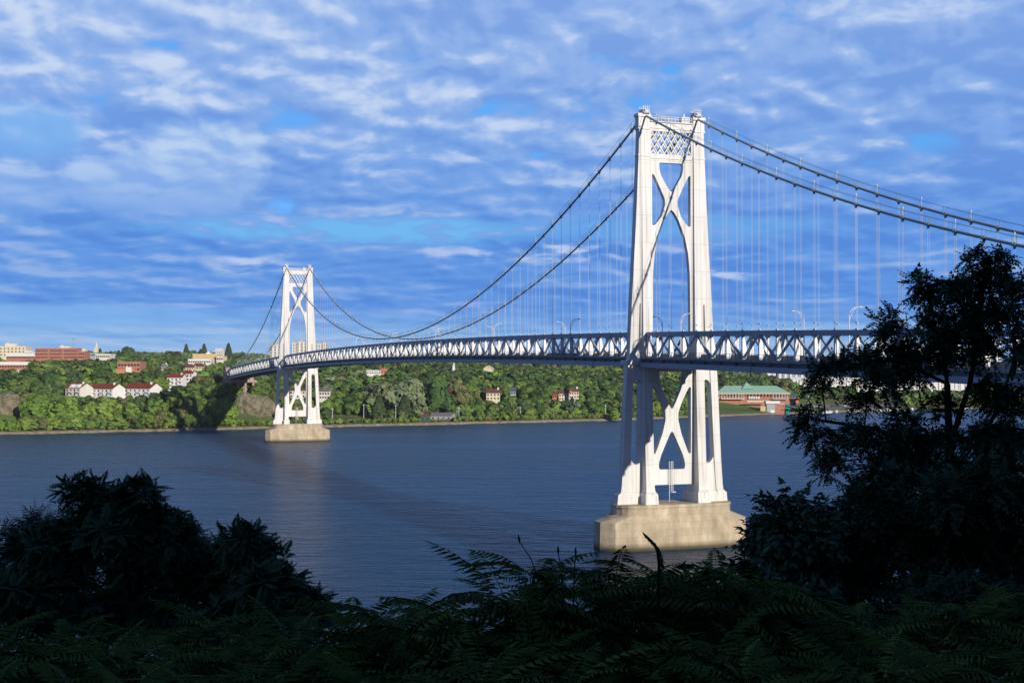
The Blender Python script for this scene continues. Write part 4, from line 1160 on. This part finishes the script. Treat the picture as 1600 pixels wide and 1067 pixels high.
one(1222, 1295, 590, 'olive', 'olive green tree behind the right end of the restaurant roof', 1.3)
one(1085, 1260, 580, 'mid', 'large green tree seen through the right leg of the near tower', 1.2)
for x, y, z, h, kind, px, wide, lab in special:
    r = empty('conifer' if kind == 'conifer' else 'tree', (x, y, z - .3), rt.uniform(0, 6.28)); tag(r, lab, 'tree')
    a = obj('crown', rt.choice(PROTO[kind]), r); a.scale = (h*wide, h*wide, h); b = obj('trunk', TRUNK, r); b.scale = (h, h, h)
trees = [t for t in trees if all((t[0]-q_[0])**2 + (t[1]-q_[1])**2 > (q_[3]*.3)**2 for q_ in special)]
# the 280 that show largest stand as single trees, the rest is one far wood
def showing(t):
    px = t[5]
    hidden = px < 0 or px > 1330 or 1360 < px
    return (t[3] / t[1]) * (0 if hidden else 1) * (1.25 if t[6] < 130 else .8)
order = sorted(range(len(trees)), key=lambda i: -showing(trees[i]))
single, rest_t = set(order[:278]), order[278:]
desc = {'dark': 'dark green broad tree', 'mid': 'mid green bushy tree', 'bright': 'bright green leafy tree', 'olive': 'olive green tree', 'silver': 'silver-green tree', 'conifer': 'dark conifer'}
for i in single:
    x, y, z, h, kind, px, s = trees[i]
    r = empty('conifer' if kind == 'conifer' else ('shrub' if h < 5 else 'tree'), (x, y, z - .25), rt.uniform(0, 6.28))
    where_ = 'at the waterline' if s < 24 else ('on the lower bank' if s < 75 else 'on the upper slope')
    tag(r, f"{desc[kind]} {where_} {zone_of(px)}", 'tree', f"{desc[kind]}s {where_} {zone_of(px)}")
    a = obj('crown', rt.choice(PROTO[kind]), r); wd_ = h*rt.uniform(1.05, 1.45); a.scale = (wd_, wd_, h); b = obj('trunk', TRUNK, r); b.scale = (h, h, h)
rng = np.random.default_rng(5)
VS, TS = [], []
base_c = {k: np.array(v[0])/np.array(KINDS['mid'][0]) for k, v in KINDS.items()}
for i in rest_t:
    x, y, z, h, kind, px, s = trees[i]
    P = FARP[6] if kind == 'conifer' else FARP[rng.integers(0, 6)]
    a = rng.random()*6.28; c, s_ = math.cos(a), math.sin(a); k = h*rng.uniform(1.05, 1.4)
    V = np.stack([(P[:, 0]*c - P[:, 1]*s_)*k + x, (P[:, 0]*s_ + P[:, 1]*c)*k + y, P[:, 2]*h + z - .3], 1)
    col = np.ones(4); col[:3] = base_c[kind]*rng.uniform(.65, 1.3)*np.array([rng.uniform(.85, 1.15), 1, rng.uniform(.85, 1.15)])
    VS.append(V); TS.append(np.tile(col, (len(V), 1)))
fw = np_mesh('far_woods', np.concatenate(VS), 4, foliage('far_wood_leaves', *KINDS['mid'], rnd=0, attr=True), np.concatenate(TS))
tag(obj('far_woods', fw), 'continuous green woods covering the hills behind the far bank', 'woods', kind='stuff')
print('trees', len(trees), 'special', len(special))

# ------------------------------------------------------------------ foreground foliage
def leafmat(name, c, c2, rough=.7, spec=.03):
    return mat(name, c, rough, 0, 1.7, 0, spec, col2=c2, rnd=.3, detail=2)
M['frond'] = leafmat('sumac_leaf', (.088, .128, .024), (.050, .080, .016))
M['heaven'] = leafmat('dark_pinnate_leaf', (.080, .125, .055), (.050, .085, .040))
M['locust'] = leafmat('dark_locust_leaf', (.068, .105, .052), (.042, .072, .038))
M['maple'] = leafmat('small_bush_leaf', (.080, .135, .066), (.052, .096, .05))
M['willow'] = leafmat('grey_green_leaf', (.085, .125, .085), (.055, .09, .062))
M['twig'] = mat('dark_twig_bark', (.022, .018, .014), .95, .4, 5)

def frond_tpl(pairs, ll, lw, droop, tilt, start=.18, rng_=None):
    """unit-length pinnate leaf along +y; returns (n*4,3) quads"""
    rg = random.Random(rng_); out = []
    def R(t): return Vector((0, t*(1 - .12*droop*t), -droop*t*t*.55 + .10*t))
    for k in range(pairs):
        t = start + (1 - start)*k/(pairs - 1) if pairs > 1 else 1
        b = R(t); grow = .55 + .45*math.sin(math.pi*min(1, .25 + .7*(k/(pairs-1))))
        d = (R(min(1, t+.02)) - R(t-.02)).normalized()
        for s_ in (-1, 1):
            ang = math.radians(rg.uniform(52, 68)); L_ = ll*grow*rg.uniform(.85, 1.1)
            e = (Vector((s_*math.sin(ang), 0, 0)) + d*math.cos(ang) + Vector((0, 0, -tilt*rg.uniform(.6, 1.3)))).normalized()
            n_ = e.cross(Vector((0, 0, 1)).cross(e)).normalized() if False else Vector((0, 0, 1))
            w_ = e.cross(n_).normalized()*lw*grow
            tip = b + e*L_ + Vector((0, 0, -.10*L_)); mid = b + e*L_*.42
            out += [b, mid - w_*.5 + Vector((0, 0, .02*L_)), tip, mid + w_*.5]
    b = R(1); d = (R(1) - R(.95)).normalized()
    out += [b, b + d*ll*.4 + Vector((lw*.5, 0, 0)), b + d*ll, b + d*ll*.4 - Vector((lw*.5, 0, 0))]
    for k in range(5):                                              # the stalk
        a, c = R(k/5), R((k+1)/5); out += [a + Vector((-.006, 0, 0)), c + Vector((-.005, 0, 0)), c + Vector((.005, 0, 0)), a + Vector((.006, 0, 0))]
    return np.array([tuple(v) for v in out])

def place_fronds(tpls, items, rng):
    out = []
    for (p, d, L_) in items:
        T = tpls[rng.integers(0, len(tpls))]
        d = Vector(d).normalized(); up = Vector((0, 0, 1))
        if abs(d.z) > .97: up = Vector((.3, .2, 0)).normalized()
        x = d.cross(up).normalized(); u = x.cross(d).normalized()
        roll = rng.normal()*.25; x2 = x*math.cos(roll) + u*math.sin(roll); u2 = u*math.cos(roll) - x*math.sin(roll)
        Rm = np.array([tuple(x2), tuple(d), tuple(u2)])
        out.append(T @ Rm * L_ + np.array(tuple(p)))
    return np.concatenate(out)

def rosette(p, axis, n, L_, rng, lo=-.1, hi=.9):
    axis = Vector(axis).normalized(); ref = Vector((1, 0, 0)) if abs(axis.x) < .8 else Vector((0, 1, 0))
    a = axis.cross(ref).normalized(); b = axis.cross(a); out = []
    o = rng.random()*6.28
    for k in range(n):
        t = o + 6.283*k/n + rng.normal()*.25; h = rng.uniform(lo, hi)
        out.append((p, a*math.cos(t) + b*math.sin(t) + axis*h, L_*rng.uniform(.75, 1.15)))
    return out

def fg_tree(name, label, cat, px, Y, lobes, tpls, leaf_mat, L_, dens, nfr, seed, trunks=None, deep=.8, axis_up=.7, group=None):
    """lobes in photo pixels (px, py, rx, ry) at distance Y, turned into round clumps of real size"""
    rng = np.random.default_rng(seed); x0 = at(px, Y); z0 = near_ter(x0, Y) - .3
    root = empty(name, (x0, Y, z0)); tag(root, label, cat, group)
    sc_ = Y/F; items = []; tw = MB(); R0 = Vector((x0, Y, z0))
    tops = trunks or [[(px, None)]]
    axes = []
    for tr in tops:
        pts = [Vector((at(q_[0], Y), Y + (q_[2] if len(q_) > 2 else 0), zat(q_[1], Y) if q_[1] is not None else z0)) - R0 for q_ in tr]
        pts = [Vector((0, 0, -.2))] + pts if (pts[0]).length > .5 else pts
        axes.append(pts); n_ = len(pts)
        rr = [(.055*(1 - i/(n_)) + .012)*Y/22 for i in range(n_)]
        tw.tube(pts, rr, 8)
    for (lx, ly, rx, ry) in lobes:
        c = Vector((at(lx, Y), Y + rng.normal()*deep*rx*sc_, zat(ly, Y))) - R0
        rx_, rz_ = rx*sc_, ry*sc_; ryd = (rx_ + rz_)/2
        cand_ = [(p, q_) for ax_ in axes for p, q_ in zip(ax_, ax_[1:])]
        best = None
        for p, q_ in cand_:
            for t in (.2, .4, .6, .8, 1.0):
                v = p.lerp(q_, t)
                if v.z < c.z - .15*abs(v.x - c.x) and (best is None or (v - c).length < (best - c).length): best = v
        if best is None: best = axes[0][0].copy()
        mid = best.lerp(c, .5) + Vector((rng.normal()*.1, rng.normal()*.1, .12*(best - c).length))
        th = .010 + .007*min(3, (best - c).length)
        tw.tube([best, mid, c], [th, th*.7, th*.4], 6)
        n_ = max(3, int(dens*rx*ry/1000))
        for _ in range(n_):
            d = rng.normal(size=3); d /= np.linalg.norm(d); rad = rng.uniform(.45, 1.0)
            p = c + Vector((d[0]*rx_*rad, d[1]*ryd*rad, d[2]*rz_*rad))
            axv = Vector((d[0]*.8, d[1]*.8, d[2]*.5 + axis_up))
            items += rosette(p, axv, nfr, L_, rng)
            tw.tube([c.lerp(p, .0), c.lerp(p, .55) + Vector((0, 0, -.03)), p], [.008, .006, .004], 4)
    V = place_fronds(tpls, items, rng)
    obj('leaves', np_mesh('leaves', V, 4, leaf_mat), root)
    tw.build('branches', M['twig'], root, fix=False)
    return root

heaven_t = [frond_tpl(9, .27, .12, dr, .2, .2, i) for i, dr in enumerate((.3, .5, .8))]
locust_t = [frond_tpl(5, .27, .17, dr, .2, .2, 10 + i) for i, dr in enumerate((.2, .5, .8))]
simple_t = [frond_tpl(3, .42, .24, dr, .3, .25, 20 + i) for i, dr in enumerate((.3, .8))]
willow_t = [frond_tpl(8, .30, .06, dr, .2, .1, 30 + i) for i, dr in enumerate((.2, .6))]
sumac_t = [frond_tpl(12, .22, .050, dr, .45, .2, 40 + i) for i, dr in enumerate((.55, .8, 1.05, 1.35))]

fg_tree('tree', 'dark silhouetted pinnate-leaved tree with two rounded tops at lower left', 'tree', 215, 22,
    [(128, 772, 42, 22), (165, 785, 50, 28), (215, 775, 34, 26), (190, 830, 90, 40), (110, 850, 70, 45), (262, 845, 45, 40), (255, 815, 30, 22), (290, 835, 18, 20), (200, 905, 130, 55), (330, 900, 60, 50), (90, 925, 90, 55), (300, 960, 110, 45), (150, 975, 120, 45)],
    heaven_t, M['heaven'], .34, 20, 8, 1, trunks=[[(215, None), (210, 960), (195, 860), (150, 790)], [(210, 960), (225, 870), (218, 790)]])
fg_tree('tree', 'dark silhouetted tree with pointed top, right neighbour of the two-topped one', 'tree', 400, 21,
    [(378, 840, 30, 22), (395, 870, 45, 28), (430, 905, 40, 30), (360, 905, 50, 35), (455, 915, 20, 22), (410, 950, 75, 35), (470, 950, 40, 25), (490, 965, 28, 20), (440, 990, 80, 30), (350, 985, 70, 35)],
    heaven_t, M['heaven'], .34, 20, 8, 2, trunks=[[(400, None), (400, 960), (385, 850)]])
fg_tree('bush', 'grey-green feathery bush behind the dark tree at the left edge', 'bush', 40, 24,
    [(30, 850, 40, 32), (68, 835, 30, 24), (5, 865, 35, 30), (70, 880, 50, 40), (20, 920, 60, 45), (60, 820, 16, 14)],
    willow_t, M['willow'], .48, 13, 8, 3)
fg_tree('locust_tree', 'tall dark locust tree with open branches against the bridge on the right', 'tree', 1490, 25,
    [(1535, 412, 38, 18), (1512, 455, 26, 20), (1565, 440, 40, 28), (1590, 475, 40, 40), (1540, 490, 45, 26), (1436, 440, 22, 12), (1455, 468, 38, 20), (1478, 452, 24, 14), (1445, 505, 28, 18), (1490, 510, 40, 26), (1385, 497, 20, 12), (1402, 520, 28, 14),
     (1520, 545, 60, 30), (1590, 545, 40, 36), (1455, 555, 50, 26), (1395, 560, 36, 18), (1345, 568, 42, 18), (1300, 580, 36, 14), (1282, 605, 22, 12), (1370, 600, 36, 20), (1350, 632, 26, 16), (1420, 590, 30, 16),
     (1262, 650, 26, 12), (1252, 672, 18, 12), (1290, 690, 34, 12), (1330, 675, 34, 14), (1370, 690, 40, 18), (1318, 722, 34, 14), (1290, 735, 18, 9), (1400, 655, 28, 14), (1430, 690, 38, 20), (1390, 725, 44, 18), (1480, 640, 30, 18), (1478, 695, 40, 24), (1540, 615, 34, 22), (1580, 630, 34, 30), (1545, 690, 44, 26), (1590, 700, 40, 40), (1450, 735, 60, 22), (1530, 745, 60, 22)],
    locust_t, M['locust'], .30, 33, 8, 4, trunks=[[(1490, None), (1488, 800), (1485, 680), (1478, 580), (1455, 480)], [(1485, 690), (1515, 600), (1532, 500), (1540, 415)], [(1488, 780), (1440, 700), (1370, 670), (1270, 655)], [(1480, 600), (1400, 560), (1310, 580)], [(1488, 740), (1560, 640), (1590, 540)]], deep=1.0)
fg_tree('bush', 'dense black-green thicket tree under the locust at lower right', 'tree', 1470, 20,
    [(1345, 790, 45, 35), (1400, 770, 60, 35), (1470, 765, 70, 35), (1550, 760, 70, 45), (1320, 850, 40, 45), (1380, 840, 80, 55), (1480, 840, 100, 60), (1570, 850, 80, 70), (1350, 920, 80, 55), (1450, 930, 110, 60), (1560, 940, 100, 60), (1400, 1000, 140, 55), (1540, 1010, 120, 50), (1300, 905, 40, 40), (1425, 915, 70, 45), (1590, 880, 55, 70), (1500, 960, 90, 45)],
    locust_t, M['locust'], .36, 17, 9, 5, trunks=[[(1470, None), (1470, 900), (1450, 790)], [(1470, 930), (1550, 780)]])
fg_tree('bush', 'small leafy bush between the near pier and the black-green thicket', 'bush', 1228, 19,
    [(1212, 800, 20, 16), (1238, 795, 18, 14), (1268, 802, 20, 15), (1225, 825, 40, 22), (1270, 830, 26, 24), (1195, 845, 26, 20), (1235, 860, 50, 26), (1210, 895, 50, 30), (1270, 890, 36, 34)],
    simple_t, M['maple'], .34, 16, 8, 6, trunks=[[(1228, None), (1230, 900), (1232, 810)]])
fg_tree('bush', 'low dark bush below the near pier, left of the small leafy bush', 'bush', 1130, 15,
    [(1160, 905, 40, 20), (1110, 925, 60, 25), (1190, 940, 60, 30), (1250, 950, 60, 30), (1050, 945, 60, 24), (1130, 970, 90, 30), (1240, 1000, 90, 30), (980, 965, 60, 25)],
    simple_t, M['maple'], .34, 8, 8, 7)

# sumac shrubs: four kinds built once, then copied along the slope
def sumac(seed):
    rng = np.random.default_rng(seed); r = empty('sumac_shrub'); items = []; st = MB()
    for k in range(5):
        a = rng.random()*6.28; rad = rng.uniform(.05, .55)*(k > 0); h = 3.2 - rng.uniform(.0, .55)*(k > 0)
        top = Vector((rad*math.cos(a), rad*math.sin(a), h)); st.tube([(top.x*.2, top.y*.2, 0), (top.x*.7, top.y*.7, h*.6), top], [.03, .022, .012], 6)
        items += rosette(top, (top.x*.4, top.y*.4, 1), 9, .52, rng, .15, 1.1)
        items += rosette(top - Vector((0, 0, .22)), (top.x*.4, top.y*.4, 1), 8, .56, rng, -.15, .45)
        items += rosette(top - Vector((0, 0, .55)), (top.x*.4, top.y*.4, 1), 7, .55, rng, -.3, .3)
    obj('leaves', np_mesh('leaves', place_fronds(sumac_t, items, rng), 4, M['frond']), r)
    st.build('stems', M['twig'], r, fix=False)
    return r
sp = [sumac(60 + i) for i in range(4)]; used = [False]*4
rows = [(9.2, [(-20, 990), (40, 985), (95, 980), (150, 990), (230, 1000), (300, 985), (352, 965), (420, 990), (490, 985), (545, 945), (588, 940), (640, 948), (690, 955), (738, 938), (792, 893), (855, 870), (905, 905), (960, 884), (1012, 882), (1062, 900), (1105, 884), (1150, 890), (1195, 930), (1255, 960), (1320, 955), (1400, 960), (1480, 955), (1560, 940), (1620, 930)]),
        (8.3, [(px, 1012 + 14*math.sin(px*.7)) for px in range(-40, 1680, 78)]), (7.4, [(px, 1052 + 12*math.sin(px*.9)) for px in range(-40, 1680, 84)])]
fgr = random.Random(3)
for ri, (Y, lst) in enumerate(rows):
    for px, py in lst:
        k = fgr.randrange(4)
        if not used[k]: o = sp[k]; used[k] = True
        else: o = copy_tree(sp[k])
        y = Y + fgr.uniform(-.5, .5); s_ = fgr.uniform(.9, 1.12)
        o.location = (at(px, y), y, zat(py + 6, y) - 3.42*s_ + .10); o.rotation_euler = (fgr.uniform(-.06, .06), fgr.uniform(-.06, .06), fgr.uniform(0, 6.28)); o.scale = (s_, s_, s_)
        zone = 'under the dark tree at lower left' if px < 520 else ('in front of the open water' if px < 900 else ('below the near pier' if px < 1200 else 'under the black-green thicket at lower right'))
        rowt = ['upper row', 'middle row', 'bottom edge row'][ri]
        tag(o, f'sumac shrub with arching pinnate fronds, {rowt}, {zone}', 'shrub', f'sumac shrubs of the {rowt} {zone}')
# one tall curled frond rising in front of the near pier, and a few dry stalks
r = empty('sumac_shoot', (at(1030, 8.6), 8.6, zat(905, 8.6) - 2.2)); tag(r, 'single curled dark frond rising in front of the near concrete pier', 'shoot')
m = MB(); q2 = lambda px, py: (at(px, 8.6) - r.location.x, 0, zat(py, 8.6) - r.location.z)
cur = [q2(1028, 905), q2(1029, 880), q2(1026, 860), q2(1019, 845), q2(1010, 836), q2(1003, 830)]
m.tube([(0, 0, 0)] + cur, [.02, .012, .01, .008, .006, .004, .002], 6); m.build('stem', M['twig'], r, fix=False)
its = []
for k in range(30):
    t = k/29*4.99; i = int(t); p = Vector(cur[i]).lerp(Vector(cur[i+1]), t - i)
    for s_ in (-1, 1): its.append((p, Vector((.55, .5*s_, -.75 + .2*math.sin(k*2.1))), .06 + .03*math.sin(math.pi*k/29)))
leaf1 = [np.array([(0, 0, 0), (-.12, .4, .02), (0, 1, -.05), (.12, .4, .02)])]
obj('leaflets', np_mesh('leaflets', place_fronds(leaf1, its, np.random.default_rng(4)), 4, M['frond']), r)
for px, pt, pb, dx, lab in [(812, 845, 900, 36, 'long bare dry stalk leaning left over the water'), (872, 862, 910, 8, 'short dry seed stalk beside the tallest sumac top'), (899, 864, 905, -3, 'upright dry seed stalk right of the tallest sumac top')]:
    y = 8.8; x0 = at(px, y); r = empty('dry_stalk', (at(px + dx, y), y, zat(pb, y) - 1.6)); tag(r, lab, 'stalk')
    m = MB(); tx = x0 - r.location.x; tz = zat(pt, y) - r.location.z
    m.tube([(0, 0, 0), (0, 0, 1.5), (tx*.5, 0, 1.6 + (tz - 1.6)*.5), (tx, 0, tz)], [.008, .005, .004, .003], 5); m.build('stem', M['twig'], r, fix=False)
    m = MB(); m.tube([(tx, 0, tz - .01), (tx*1.02, 0, tz + .015), (tx*1.06, 0, tz + .045)], [.004, .010, .003], 6); m.build('seed_head', M['twig'], r, fix=False)

# ------------------------------------------------------------------ thin summer air
hz = bpy.data.materials.new('thin_air'); hz.use_nodes = True; nt = hz.node_tree
nt.nodes.remove(nt.nodes['Principled BSDF']); pv = nt.nodes.new('ShaderNodeVolumePrincipled')
pv.inputs['Color'].default_value = (.86, .92, 1.0, 1); pv.inputs['Density'].default_value = .00004; pv.inputs['Anisotropy'].default_value = 0
nt.links.new(pv.outputs[0], nt.nodes['Material Output'].inputs['Volume'])
m = MB(); m.box(-7000, 9000, -3500, 10500, -12, 140)
o = m.build('haze', hz); tag(o, kind='stuff')
bpy.context.scene.cycles.volume_bounces = 0
